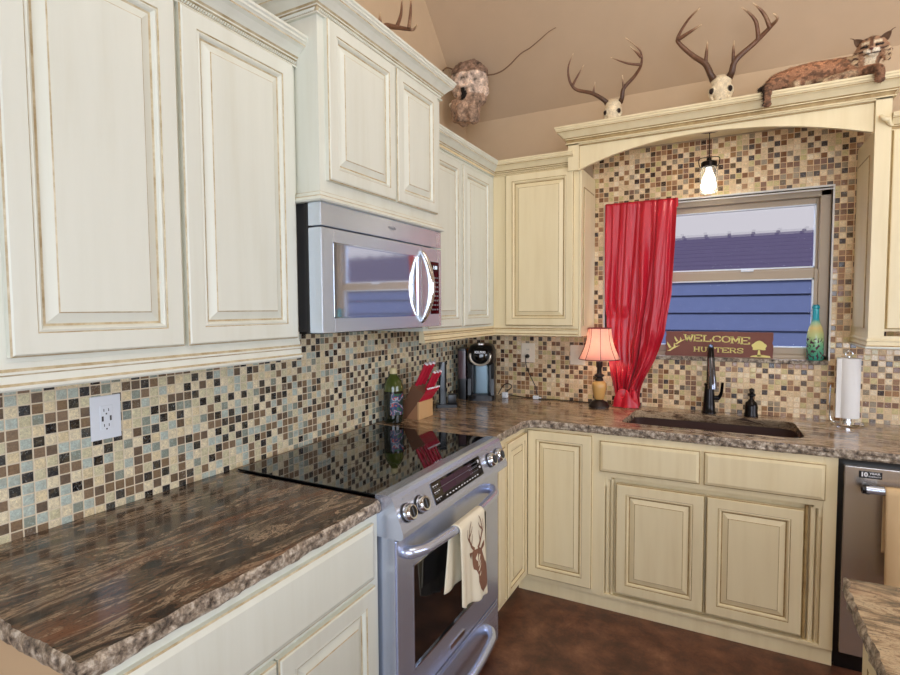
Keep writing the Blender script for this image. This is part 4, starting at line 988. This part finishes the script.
for (cx_, cz_, k_) in ((1.288, 1.262, 1.0), (1.322, 1.298, .85)):
    def q(x, z): return (cx_+x*k_, cz_+z*k_)
    flat(mb, [q(-.028, -.022), q(-.018, -.018), q(.004, .0), q(.038, .010), q(.03, .004), q(.006, -.010), q(-.012, -.024)]); flat(mb, [q(-.004, -.002), q(-.028, .030), q(-.027, .014), q(-.016, -.008)]); flat(mb, [q(.006, .002), q(.008, .026), q(.016, .008), q(.014, .002)])
mb.build('bird_emblem', t)
mb = MB(); random.seed(9)
flat(mb, [(1.712+.033*math.cos(a)*(1+.1*math.sin(a*7)), 1.268+.030*max(-.55, math.sin(a))*(1+.08*math.sin(a*5)) + .006) for a in [2*PI*i/40 for i in range(40)]])
flat(mb, [(1.703, 1.222), (1.721, 1.222), (1.716, 1.256), (1.708, 1.256)]); flat(mb, [(1.670, 1.219), (1.765, 1.217), (1.762, 1.226), (1.74, 1.229), (1.72, 1.232), (1.70, 1.229), (1.68, 1.226)])
mb.build('tree_emblem', t)
# ------------------------------------------------------------------ painted bottle
t = thing('painted_bottle', 'turquoise and cream painted glass bottle at the right end of the sill', 'bottle', (1.957, L-.002, 1.2125))
s = NT('turquoise_paint'); z = s.n('ShaderNodeSeparateXYZ'); s.l(s.n('ShaderNodeNewGeometry').outputs['Position'], z.inputs[0])
f = s.math('DIVIDE', s.math('SUBTRACT', z.outputs[2], 1.2125), .275); nz = s.noise(s.pos(), 34, 3, .6)
f2 = s.math('ADD', f, s.math('MULTIPLY', s.math('SUBTRACT', nz, .5), .12))
cc = s.ramp(f2, [(.05, lin((58, 150, 130))), (.28, lin((120, 190, 140))), (.45, lin((196, 214, 150))), (.60, lin((230, 210, 140))), (.70, lin((160, 205, 170))), (.76, lin((40, 170, 190)))])
fl = s.ramp(s.noise(s.pos((1, 1, .8)), 48, 2, .5, 1.5), [(.58, (0, 0, 0, 1)), (.60, (1, 1, 1, 1))]); low = s.math('LESS_THAN', f, .42); s.set(Base_Color=s.mix(s.math('MULTIPLY', fl, low), cc, lin((74, 40, 62))), Roughness=.2)
c = (1.957, L-.003, 1.2130)
MB().lathe([(0, 0), (.034, 0), (.037, .006), (.037, .11), (.036, .135), (.029, .165), (.019, .190), (.0145, .21), (.0135, .26), (.0165, .262), (.0165, .272), (.0, .272)], s.m, c).build('bottle_body', t)
MB().lathe([(.0, .272), (.0135, .272), (.0135, .280), (0, .281)], plain('teal_stopper', (30, 140, 160), .4), c).build('stopper', t)
# ------------------------------------------------------------------ paper towels
t = thing('paper_towel_holder', 'wire paper towel holder on the counter right of the sink', 'towel holder', (2.083, 1.85, .9155))
c = (2.083, 1.85, .9155); CH = M['chrome']
mb = MB(); mb.lathe([(0, 0), (.066, 0), (.068, .003), (.064, .008), (.02, .010), (.02, .028), (0, .028)], CH, c); mb.build('base', t)
mb = MB(); mb.tube([(c[0], c[1], .93), (c[0], c[1], 1.245)], .004, CH, 10); mb.tube([(c[0]+.014*math.cos(a), c[1], 1.256+.014*math.sin(a)) for a in [-PI/2+2*PI*i/24 for i in range(25)]], .0032, CH, 8); mb.build('center_rod', t)
mb = MB(); stube(mb, [(c[0]-.03, c[1]-.01, .925), (c[0]-.062, c[1]-.01, .93), (c[0]-.070, c[1]-.01, .96), (c[0]-.072, c[1]-.01, 1.04), (c[0]-.070, c[1]-.01, 1.105)], .003, CH, 6, 8); mb.build('side_arm', t)
pt_ = plain('white_paper', (238, 236, 232), .95, bumpy=.4, bscale=150)
mb = MB().lathe([(.018, .034), (.047, .034), (.048, .036), (.048, .318), (.047, .320), (.018, .320), (.018, .034)], pt_, c, n=48, caps=False); mb.box(c[0]-.051, c[0]-.03, c[1]-.036, c[1]-.034, .9155+.034, .9155+.319, pt_)
o = mb.build('paper_towel_roll'); tag(o, 'full white paper towel roll on the wire holder by the sink', 'paper towels')
# ------------------------------------------------------------------ pendant
PX, PY = 1.463, 1.775
t = thing('pendant_light', 'mason jar pendant light with lit bulb hanging under the arched valance', 'pendant light', (PX, PY, 2.392))
MB().lathe([(0, 0), (.05, 0), (.05, -.008), (.012, -.018), (0, -.018)], M['bronze'], (PX, PY, 2.391)).build('canopy', t)
MB().tube([(PX, PY, 2.375), (PX, PY, 2.235)], .0022, M['bronze'], 8).build('cord', t)
mb = MB().lathe([(0, 0), (.012, 0), (.012, -.012), (.034, -.018), (.038, -.022), (.038, -.045), (.035, -.047)], M['bronze'], (PX, PY, 2.245)); ld = mb.build('jar_lid', t)
mb = MB(); stube(mb, [(PX-.037, PY, 2.20), (PX-.046, PY, 2.215), (PX-.045, PY, 2.246), (PX, PY-.004, 2.249), (PX+.045, PY, 2.246), (PX+.046, PY, 2.215), (PX+.037, PY, 2.20)], .0018, M['bronze']); mb.build('wire_bail', t)
s = NT('jar_glass'); s.set(Base_Color=(.97, 1, .99, 1), Roughness=.03); s.b.inputs['Transmission Weight'].default_value = .93; s.b.inputs['IOR'].default_value = 1.22; s.b.inputs['Alpha'].default_value = 1.0
MB().lathe([(.033, -.046), (.040, -.058), (.0415, -.07), (.0415, -.165), (.037, -.176), (.02, -.178), (.0, -.176)], s.m, (PX, PY, 2.245), n=36, caps=False).build('glass_jar', t)
mb = MB().lathe([(0, -.046), (.011, -.046), (.012, -.065), (.020, -.085), (.027, -.108), (.0265, -.125), (.018, -.142), (.0, -.149)], plain('pendant_bulb', (255, 250, 240), .3, emit=(255, 248, 236), es=2.2), (PX, PY, 2.245)); mb.build('bulb', t)
MB().lathe([(0, -.03), (.014, -.03), (.014, -.05), (0, -.05)], M['black'], (PX, PY, 2.245)).build('socket', t)
# ------------------------------------------------------------------ deer skulls
def antler_mat():
    s = NT('antler'); a = s.n('ShaderNodeAttribute', attribute_name='Col'); f = s.noise(s.pos((1, 1, 1)), 90, 5, .7)
    s.set(Base_Color=s.mix(1.0, a.outputs[0], s.ramp(f, [(.3, (.6, .6, .6, 1)), (.7, (1.3, 1.3, 1.3, 1))]), 'MULTIPLY'), Roughness=.45); s.bump(f, .5, .002); return s.m
AM = antler_mat(); BONE = vcol_mat('bone', .6, .18, 120, .5)
def antler(par, beams, r0=.014, ztip=None):
    mb = MB(); ends = []
    for k, pts in enumerate(beams):
        n = len(pts); r = r0 if k == 0 else r0*.62
        stube(mb, pts, [r*(1-.82*(i/(n-1))**1.3)*(1.15 if i == 0 and k == 0 else 1) for i in range(n)], AM, 7, 9); ends.append(Vector(pts[-1]))
    b = Vector(beams[0][0]); mb.ell(b, (r0*1.35, r0*1.35, r0*.7), AM, 2)
    o = mb.build('antler', par, weld=False); me = o.data
    def c_(p):
        d = min((p-e).length for e in ends); h = min(1, (p-b).length/.16); f_ = max(0, 1-d/.05)
        return tuple((72+40*h)*(1-f_)*w+f_*v for w, v in ((1.0, 226), (.68, 200), (.48, 160)))
    paint(me, c_); return o
def skull(par, c, k=1., rz=0.):
    R = Matrix.Rotation(rz, 3, 'Z'); c = Vector(c)
    def W(x, y, z): return c+R @ Vector((x*k, y*k, z*k))
    mb = MB(); mb.ell(W(0, .038, .012), (.036*k, .042*k, .032*k), M['cream'], 3)
    mb.tube([W(0, .02, .036), W(0, .0, .018), W(0, -.012, -.012), W(0, -.022, -.045), W(0, -.030, -.085)], [.024*k, .0255*k, .0245*k, .0175*k, .0115*k], M['cream'], 16, flat=1.62)
    for s_ in (-1, 1):
        mb.tube([W(s_*.018, .02, .03), W(s_*.034, .022, .052)], [.018*k, .013*k], M['cream'], 10)
        mb.tube([W(s_*(.041+.004*math.cos(a)), -.010+.004*math.sin(a), -.012+.019*math.sin(a)) if False else W(s_*(.036+.010*math.cos(a)), -.022+.010*math.cos(a), -.024+.016*math.sin(a)) for a in [2*PI*i/14 for i in range(15)]], .0045*k, M['cream'], 8)
        mb.tube([W(s_*.046, -.006, -.03), W(s_*.030, -.02, -.065)], [.006*k, .008*k], M['cream'], 8)
    me = blob(mb, .0036, 3, lambda p, n_: p+n_*noise.noise(p*60)*.0015)
    eyes = [W(s_*.0365, -.028, -.024) for s_ in (-1, 1)]; nose = W(0, -.045, -.080)
    def cf(p):
        d = min((p-e).length for e in eyes)/(.012*k); f_ = 1 if d > 1.1 else .22+.5*max(0, d-.5)
        if (p-nose).length < .012*k: f_ = .4
        v = noise.noise(p*35)*.12; return tuple(max(0, min(255, q*(f_+v*f_))) for q in (226, 210, 178))
    paint(me, cf); o = link(me, 'skull', par, BONE)
    mb = MB(); dm = plain('socket_dark', (40, 26, 20), .9) if 'socket_dark' not in bpy.data.materials else bpy.data.materials['socket_dark']
    for s_ in (-1, 1): MB().ell(W(s_*.0365, -.026, -.024), (.0085*k, .007*k, .0125*k), dm, 2).build('eye_socket', o)
    MB().ell(W(0, -.046, -.078), (.007*k, .005*k, .010*k), dm, 2).build('nose_cavity', o)
t = thing('deer_skull', 'smaller bleached deer skull with antlers on the valance above the curtain', 'deer skull', (1.005, 1.63, 2.44))
skull(t, (1.006, 1.645, 2.532), .98)
antler(t, [[(.975, 1.655, 2.566), (.957, 1.64, 2.585), (.899, 1.63, 2.626), (.815, 1.62, 2.659), (.787, 1.59, 2.703), (.79, 1.56, 2.76), (.821, 1.54, 2.814)], [(.905, 1.63, 2.62), (.912, 1.62, 2.647), (.919, 1.61, 2.675)], [(.803, 1.6, 2.675), (.831, 1.59, 2.715), (.868, 1.58, 2.762)]], .0125)
antler(t, [[(1.040, 1.655, 2.562), (1.052, 1.64, 2.578), (1.063, 1.63, 2.622), (1.117, 1.62, 2.668), (1.153, 1.59, 2.708), (1.151, 1.56, 2.762), (1.085, 1.53, 2.826)], [(1.063, 1.63, 2.616), (1.059, 1.62, 2.653), (1.057, 1.61, 2.681)], [(1.153, 1.59, 2.705), (1.086, 1.57, 2.719), (1.01, 1.55, 2.756)], [(1.155, 1.57, 2.733), (1.132, 1.56, 2.76), (1.104, 1.55, 2.788)]], .0125)
t = thing('deer_skull', 'larger deer skull with wide brown antlers at the center of the valance', 'deer skull', (1.513, 1.64, 2.44))
skull(t, (1.513, 1.655, 2.552), 1.12)
antler(t, [[(1.482, 1.665, 2.592), (1.470, 1.64, 2.606), (1.444, 1.63, 2.662), (1.39, 1.63, 2.712), (1.33, 1.61, 2.774), (1.322, 1.59, 2.799), (1.368, 1.56, 2.856), (1.421, 1.53, 2.884)], [(1.444, 1.63, 2.66), (1.449, 1.62, 2.72), (1.452, 1.62, 2.763)], [(1.328, 1.59, 2.79), (1.386, 1.57, 2.807), (1.429, 1.56, 2.82)]], .0165)
antler(t, [[(1.545, 1.665, 2.590), (1.558, 1.64, 2.604), (1.575, 1.63, 2.653), (1.651, 1.63, 2.715), (1.712, 1.6, 2.759), (1.736, 1.57, 2.775), (1.719, 1.55, 2.792)], [(1.565, 1.63, 2.636), (1.563, 1.62, 2.694), (1.566, 1.62, 2.74)], [(1.665, 1.62, 2.725), (1.654, 1.6, 2.792), (1.625, 1.58, 2.831), (1.592, 1.57, 2.861)], [(1.71, 1.6, 2.755), (1.689, 1.58, 2.803), (1.662, 1.56, 2.836), (1.637, 1.55, 2.859)]], .0165)
t = thing('deer_skull', 'deer skull atop the microwave cabinet with only antler tines showing', 'deer skull', (.2, .66, 2.42))
MB().box(.10, .30, .56, .76, 2.4105, 2.425, plain('mount_board', (90, 60, 40), .6), .003).build('mount_board', t)
skull(t, (.2, .66, 2.515), 1.0, PI/2)
antler(t, [[(.2, .675, 2.555), (.2, .685, 2.64), (.2, .71, 2.724), (.2, .792, 2.762), (.2, .896, 2.80), (.22, .924, 2.805), (.25, .909, 2.815)], [(.2, .81, 2.768), (.21, .834, 2.839), (.21, .841, 2.92)], [(.215, .892, 2.796), (.22, .901, 2.879), (.22, .906, 2.95)], [(.2, .685, 2.71), (.2, .679, 2.745), (.2, .683, 2.775)]], .0165)
antler(t, [[(.2, .645, 2.555), (.2, .62, 2.62), (.2, .56, 2.64), (.2, .45, 2.66), (.22, .40, 2.70)], [(.2, .50, 2.65), (.2, .48, 2.71)]], .0165)
# ------------------------------------------------------------------ hornet nest on a twig
t = thing('hornet_nest', 'lumpy grey brown papery nest on a thin twig high in the corner', 'nest', (.17, 1.63, 2.84))
mb = MB(); mb.ell((.178, 1.63, 2.835), (.115, .10, .115), M['cream'], 3); mb.ell((.20, 1.62, 2.765), (.085, .085, .12), M['cream'], 3); mb.ell((.145, 1.61, 2.66), (.075, .07, .085), M['cream'], 3); mb.ell((.205, 1.60, 2.635), (.045, .045, .07), M['cream'], 3)
mb.tube([(.10, 1.60, 2.70), (.075, 1.59, 2.695), (.06, 1.585, 2.71)], [.014, .010, .003], M['cream'], 8)
me = blob(mb, .006, 2, lambda p, n_: p+n_*(noise.noise(p*22)*.016+noise.noise(p*60)*.009))
hole_c = Vector((.165, 1.525, 2.73))
def nc(p):
    h = max(0, min(1, (p.z-2.62)/.32)); v = noise.noise(p*30)+.6*noise.noise(p*75)
    base = (168, 140, 118) if h < .35 else ((206, 184, 166) if h < .72 else (134, 108, 90))
    f_ = 1+v*.35
    if (p-hole_c).length < .04: f_ *= .12
    if v < -.6: f_ *= .7
    if (p-Vector((.06, 1.585, 2.71))).length < .03: return (236, 226, 204)
    return tuple(max(0, min(255, q*f_)) for q in base)
paint(me, nc); link(me, 'nest_body', t, vcol_mat('papery_nest', .95, .3, 90, .9))
mb = MB(); tw_ = plain('bare_twig', (112, 84, 60), .8, var=.2)
stube(mb, [(.002, 1.62, 2.925), (.03, 1.62, 2.937), (.08, 1.62, 2.915), (.20, 1.62, 2.86), (.31, 1.62, 2.838), (.375, 1.62, 2.841), (.43, 1.62, 2.865), (.50, 1.62, 2.915), (.556, 1.62, 2.935), (.61, 1.62, 2.965), (.66, 1.62, 2.995), (.700, 1.63, 3.015)], [.003, .004, .004, .004, .004, .0038, .0036, .0033, .003, .0026, .002, .0015], tw_, 6, 8); mb.build('twig', t)
# ------------------------------------------------------------------ bobcat
t = thing('bobcat', 'reddish brown taxidermy bobcat reclining on the valance with its head raised', 'bobcat', (1.9, 1.6, 2.44))
FM = vcol_mat('bobcat_fur', .9, .35, 240, .8)
mb = MB(); cm = M['cream']; HC = Vector((2.078, 1.55, 2.56)); HR = Matrix.Rotation(math.radians(-12), 3, 'Z') @ Matrix.Rotation(math.radians(16), 3, 'X'); HI = HR.inverted()
def H(p): return HC+HR @ (Vector(p)-HC)
mb.ell((1.762, 1.61, 2.495), (.062, .058, .054), cm, 3)
mb.tube([(1.75, 1.612, 2.497), (1.80, 1.615, 2.503), (1.87, 1.618, 2.508), (1.95, 1.615, 2.505), (2.02, 1.605, 2.502), (2.065, 1.59, 2.50)], [.050, .058, .062, .060, .058, .046], cm, 16)
mb.tube([(2.05, 1.595, 2.505), (2.07, 1.575, 2.535), (2.078, 1.56, 2.56)], [.050, .047, .042], cm, 14)
mb.ell(H((2.078, 1.55, 2.562)), (.052, .044, .044), cm, 3)
for s_ in (-1, 1): mb.ell(H((2.078+s_*.011, 1.510, 2.547)), (.0155, .014, .012), cm, 2); mb.ell(H((2.078+s_*.026, 1.528, 2.556)), (.020, .016, .018), cm, 2)
mb.ell(H((2.078, 1.513, 2.534)), (.016, .012, .009), cm, 2)
mb.tube([H((2.078, 1.526, 2.586)), H((2.078, 1.508, 2.572)), H((2.078, 1.499, 2.558))], [.014, .010, .0085], cm, 8)
for s_ in (-1, 1):   # cheek ruffs
    mb.tube([H((2.078+s_*.032, 1.548, 2.553)), H((2.078+s_*.048, 1.553, 2.533)), H((2.078+s_*.052, 1.556, 2.500))], [.028, .022, .009], cm, 10)
# forelegs
mb.tube([(2.055, 1.575, 2.49), (2.085, 1.545, 2.468), (2.094, 1.513, 2.462)], [.038, .026, .019], cm, 12)
mb.tube([(2.094, 1.515, 2.463), (2.098, 1.499, 2.447), (2.098, 1.495, 2.420)], [.019, .018, .017], cm, 12); mb.ell((2.098, 1.492, 2.409), (.019, .015, .015), cm, 2)
mb.tube([(2.02, 1.57, 2.48), (1.985, 1.55, 2.462), (1.935, 1.548, 2.458)], [.034, .022, .017], cm, 12); mb.ell((1.925, 1.545, 2.456), (.02, .015, .014), cm, 2)
# hind legs
mb.tube([(1.768, 1.60, 2.492), (1.735, 1.57, 2.485), (1.712, 1.535, 2.465)], [.052, .042, .028], cm, 12)
mb.tube([(1.713, 1.535, 2.466), (1.702, 1.508, 2.448), (1.700, 1.497, 2.415), (1.700, 1.493, 2.388)], [.028, .020, .0165, .0155], cm, 12); mb.ell((1.701, 1.489, 2.379), (.0185, .016, .014), cm, 2)
mb.tube([(1.79, 1.59, 2.48), (1.825, 1.556, 2.466), (1.80, 1.545, 2.458)], [.038, .026, .017], cm, 12)
mb.tube([(1.735, 1.60, 2.50), (1.705, 1.575, 2.488), (1.680, 1.555, 2.470), (1.668, 1.545, 2.462)], [.020, .014, .012, .007], cm, 10)
me = blob(mb, .0042, 4, lambda p, n_: p+n_*(noise.noise(p*90)*.0022))
def bc(p):
    n1 = noise.noise(p*Vector((34, 34, 34)).x); n2 = noise.noise(Vector((p.x*60, p.y*60, p.z*75))+Vector((3, 3, 3)))
    base = Vector((176, 128, 96)); 
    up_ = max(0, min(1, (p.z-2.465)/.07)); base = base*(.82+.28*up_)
    base = base*(1-.30*max(0, min(1, (n2-.05)*5)))
    if n1 > .30: base = base*1.12
    # pale belly
    bl = max(0, min(1, (2.484-p.z)/.014))*max(0, min(1, (1.592-p.y)/.02))*max(0, min(1, (p.x-1.775)/.03))*max(0, min(1, (2.045-p.x)/.03))*max(0, min(1, .75+n1*1.5))
    base = base*(1-bl*.8)+Vector((222, 200, 164))*bl*.8
    if p.x < 1.69: base = Vector((44, 34, 30))
    u = HC+HI @ (p-HC); h = u-HC
    if h.length < .085 and u.z > 2.495 and p.z > 2.49:
        x, z_ = abs(h.x), u.z; base = Vector((172, 134, 104))*(1+.15*n1)
        if u.y < 1.532:
            if .008 < x < .034 and 2.576 < z_ < 2.587: base = Vector((226, 208, 178))
            if x < .006 and z_ > 2.566: base = Vector((118, 82, 60))
            if .011 < x < .038 and 2.563 < z_ < 2.572: base = Vector((34, 22, 18))
            if .026 < x < .05 and 2.548 < z_ < 2.554: base = Vector((80, 54, 42))
            if .003 < x < .028 and 2.541 < z_ < 2.557: base = Vector((236, 222, 198))
            if x < .030 and 2.5365 < z_ < 2.541: base = Vector((40, 26, 22))
            if x < .022 and z_ < 2.5365: base = Vector((230, 214, 186))
        if x > .044 and z_ < 2.555: base = Vector((206, 178, 142)) if n2 > -.1 else Vector((96, 68, 54))
        if z_ > 2.59 and math.sin(h.x*260) > .6: base = base*.65
    return tuple(max(0, min(255, v)) for v in base)
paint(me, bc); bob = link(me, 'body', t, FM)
eye = plain('dark_eye', (18, 12, 8), .1)
for s_ in (-1, 1):
    MB().ell(H((2.078+s_*.0215, 1.5105, 2.5675)), (.0095, .0055, .0042), eye, 2, mtx=Matrix.Rotation(s_*-.25, 3, 'Y')).build('eye', bob)
    mb = MB(); b0 = H((2.078+s_*.040, 1.556, 2.588)); tip = H((2.078+s_*.062, 1.552, 2.611))
    up_ = (tip-b0).normalized(); nrm = HR @ Vector((0, -1, 0)); sd = up_.cross(nrm)
    outer = []; N_ = 8
    vs = []; fs = []
    for i in range(N_+1):
        f_ = i/N_; w_ = .015*(1-f_**1.8)**.9+.0010; c0 = b0+(tip-b0)*f_
        for j in range(7): a = -PI/2*.95+PI*.95*j/6; vs.append(c0+sd*w_*math.sin(a)-nrm*w_*.7*math.cos(a))
    for i in range(N_):
        for j in range(6): fs.append((i*7+j, i*7+j+1, (i+1)*7+j+1, (i+1)*7+j))
    mb.add(vs, fs, plain('ear_fur', (112, 86, 66), .9, var=.3) if s_ == -1 else bpy.data.materials['ear_fur'], True)
    mb.tube([tip-up_*.004, tip+up_*.005, tip+up_*.010+Vector((s_*.006, 0, 0))], [.003, .002, .0006], bpy.data.materials['ear_fur'], 6)
    o = mb.build('ear', bob); md = o.modifiers.new('s', 'SOLIDIFY'); md.thickness = .003
MB().ell(H((2.078, 1.4935, 2.5555)), (.0070, .005, .0048), plain('nose_leather', (96, 50, 44), .5), 2).build('nose', bob)
# fur tufts
random.seed(11); mb = MB(); vs = []; fs = []; cols = []
ar = [(p.center.copy(), p.normal.copy()) for p in me.polygons]
for i in range(9000):
    c0, n0 = random.choice(ar)
    if (c0-H((2.078, 1.50, 2.560))).length < .040: continue
    rr = Vector((random.uniform(-1, 1), random.uniform(-1, 1), random.uniform(-1, 1)))
    d = (n0*.55+Vector((-.75, -.1, -.35))+rr*.45).normalized(); ln = random.uniform(.006, .013)*(1.3 if abs(c0.x-2.078) > .045 and 2.5 < c0.z < 2.56 and c0.x > 2 else 1); s_ = d.cross(n0+rr*.3).normalized()*.0009
    k = len(vs); vs += [c0-s_, c0+s_, c0+d*ln]; fs.append((k, k+1, k+2)); cl_ = bc(c0); f_ = random.uniform(.75, 1.3); cols += [tuple(min(255, q*f_) for q in cl_)]*3
fme = bpy.data.meshes.new('fur'); fme.from_pydata([tuple(v) for v in vs], [], fs); ca = fme.color_attributes.new('Col', 'FLOAT_COLOR', 'POINT')
for i, q in enumerate(cols): ca.data[i].color = lin(q)
fo = link(fme, 'fur', bob, vcol_mat('fur_strands', .9, .0, 100, 0)); fo['kind'] = 'stuff'
# ------------------------------------------------------------------ light
w = bpy.data.worlds.new('sky'); bpy.context.scene.world = w; w.use_nodes = True
bg = w.node_tree.nodes['Background']; bg.inputs[0].default_value = lin((206, 203, 212)); bg.inputs[1].default_value = 1.0
def area(name, loc, target, sx, sy, power, colr, spread=PI):
    l = bpy.data.lights.new(name, 'AREA'); l.shape = 'RECTANGLE'; l.size = sx; l.size_y = sy; l.energy = power; l.color = lin(colr)[:3]; l.spread = spread
    o = bpy.data.objects.new(name, l); col.objects.link(o); o.location = loc; o.rotation_euler = (Vector(target)-Vector(loc)).to_track_quat('-Z', 'Y').to_euler(); return o
area('right_fill', (XR-.02, -.3, 1.6), (0, .0, 1.3), 2.6, 1.4, 62, (236, 242, 255))  # added fill lamp at the unseen right-wall opening
area('front_fill', (2.6, YF+.04, 1.4), (1.2, 1.5, 1.2), 2.8, 2.2, 125, (226, 238, 255))  # added lamp behind the camera, fills the back cabinets
area('overhead_fill', (2.2, -.6, 4.1), (1.2, .6, 0), 2.2, 2.2, 42, (250, 244, 232))  # soft overhead fill, added; no fixture hangs there
area('ceiling_fill', (2.3, -.2, 2.6), (1.6, .9, 4.2), 1.2, 1.2, 12, (255, 240, 220))  # added to brighten the sloped ceiling from below
area('sink_window_fill', (1.5, 2.75, 2.95), (1.3, .9, .6), 1.8, .9, 85, (176, 204, 255))  # added bluish lamp outside, out of view above the sink window
def point(name, loc, p, colr, r=.03):
    l = bpy.data.lights.new(name, 'POINT'); l.energy = p; l.color = lin(colr)[:3]; l.shadow_soft_size = r; o = bpy.data.objects.new(name, l); col.objects.link(o); o.location = loc
point('lamp_bulb_light', (LX, LY, 1.25), 6.5, (255, 226, 196), .03)
point('pendant_bulb_light', (PX, PY-.0, 2.11), 4.5, (255, 232, 196), .04)
sun = bpy.data.lights.new('sun', 'SUN'); sun.energy = 2.6; sun.angle = .2; so = bpy.data.objects.new('sun', sun); col.objects.link(so); so.rotation_euler = (math.radians(50), 0, math.radians(10))
# ------------------------------------------------------------------ camera
cam = bpy.data.cameras.new('camera'); co = bpy.data.objects.new('camera', cam); col.objects.link(co); bpy.context.scene.camera = co
yy, pt, rl = math.radians(27.72), math.radians(-3.046), math.radians(-.3525)
Fw = Vector((-math.sin(yy)*math.cos(pt), math.cos(yy)*math.cos(pt), math.sin(pt))); Rt = Vector((math.cos(yy), math.sin(yy), 0)); Up = Rt.cross(Fw)
R2 = Rt*math.cos(rl)+Up*math.sin(rl); U2 = -Rt*math.sin(rl)+Up*math.cos(rl)
mt = Matrix((R2, U2, -Fw)).transposed().to_4x4(); mt.translation = Vector((1.577, -1.305, 1.4825)); co.matrix_world = mt
cam.sensor_width = 36; cam.lens = 534.5/900*36; cam.clip_start = .05
sc = bpy.context.scene; sc.view_settings.view_transform = 'Standard'; sc.view_settings.look = 'None'; sc.view_settings.exposure = 0.0
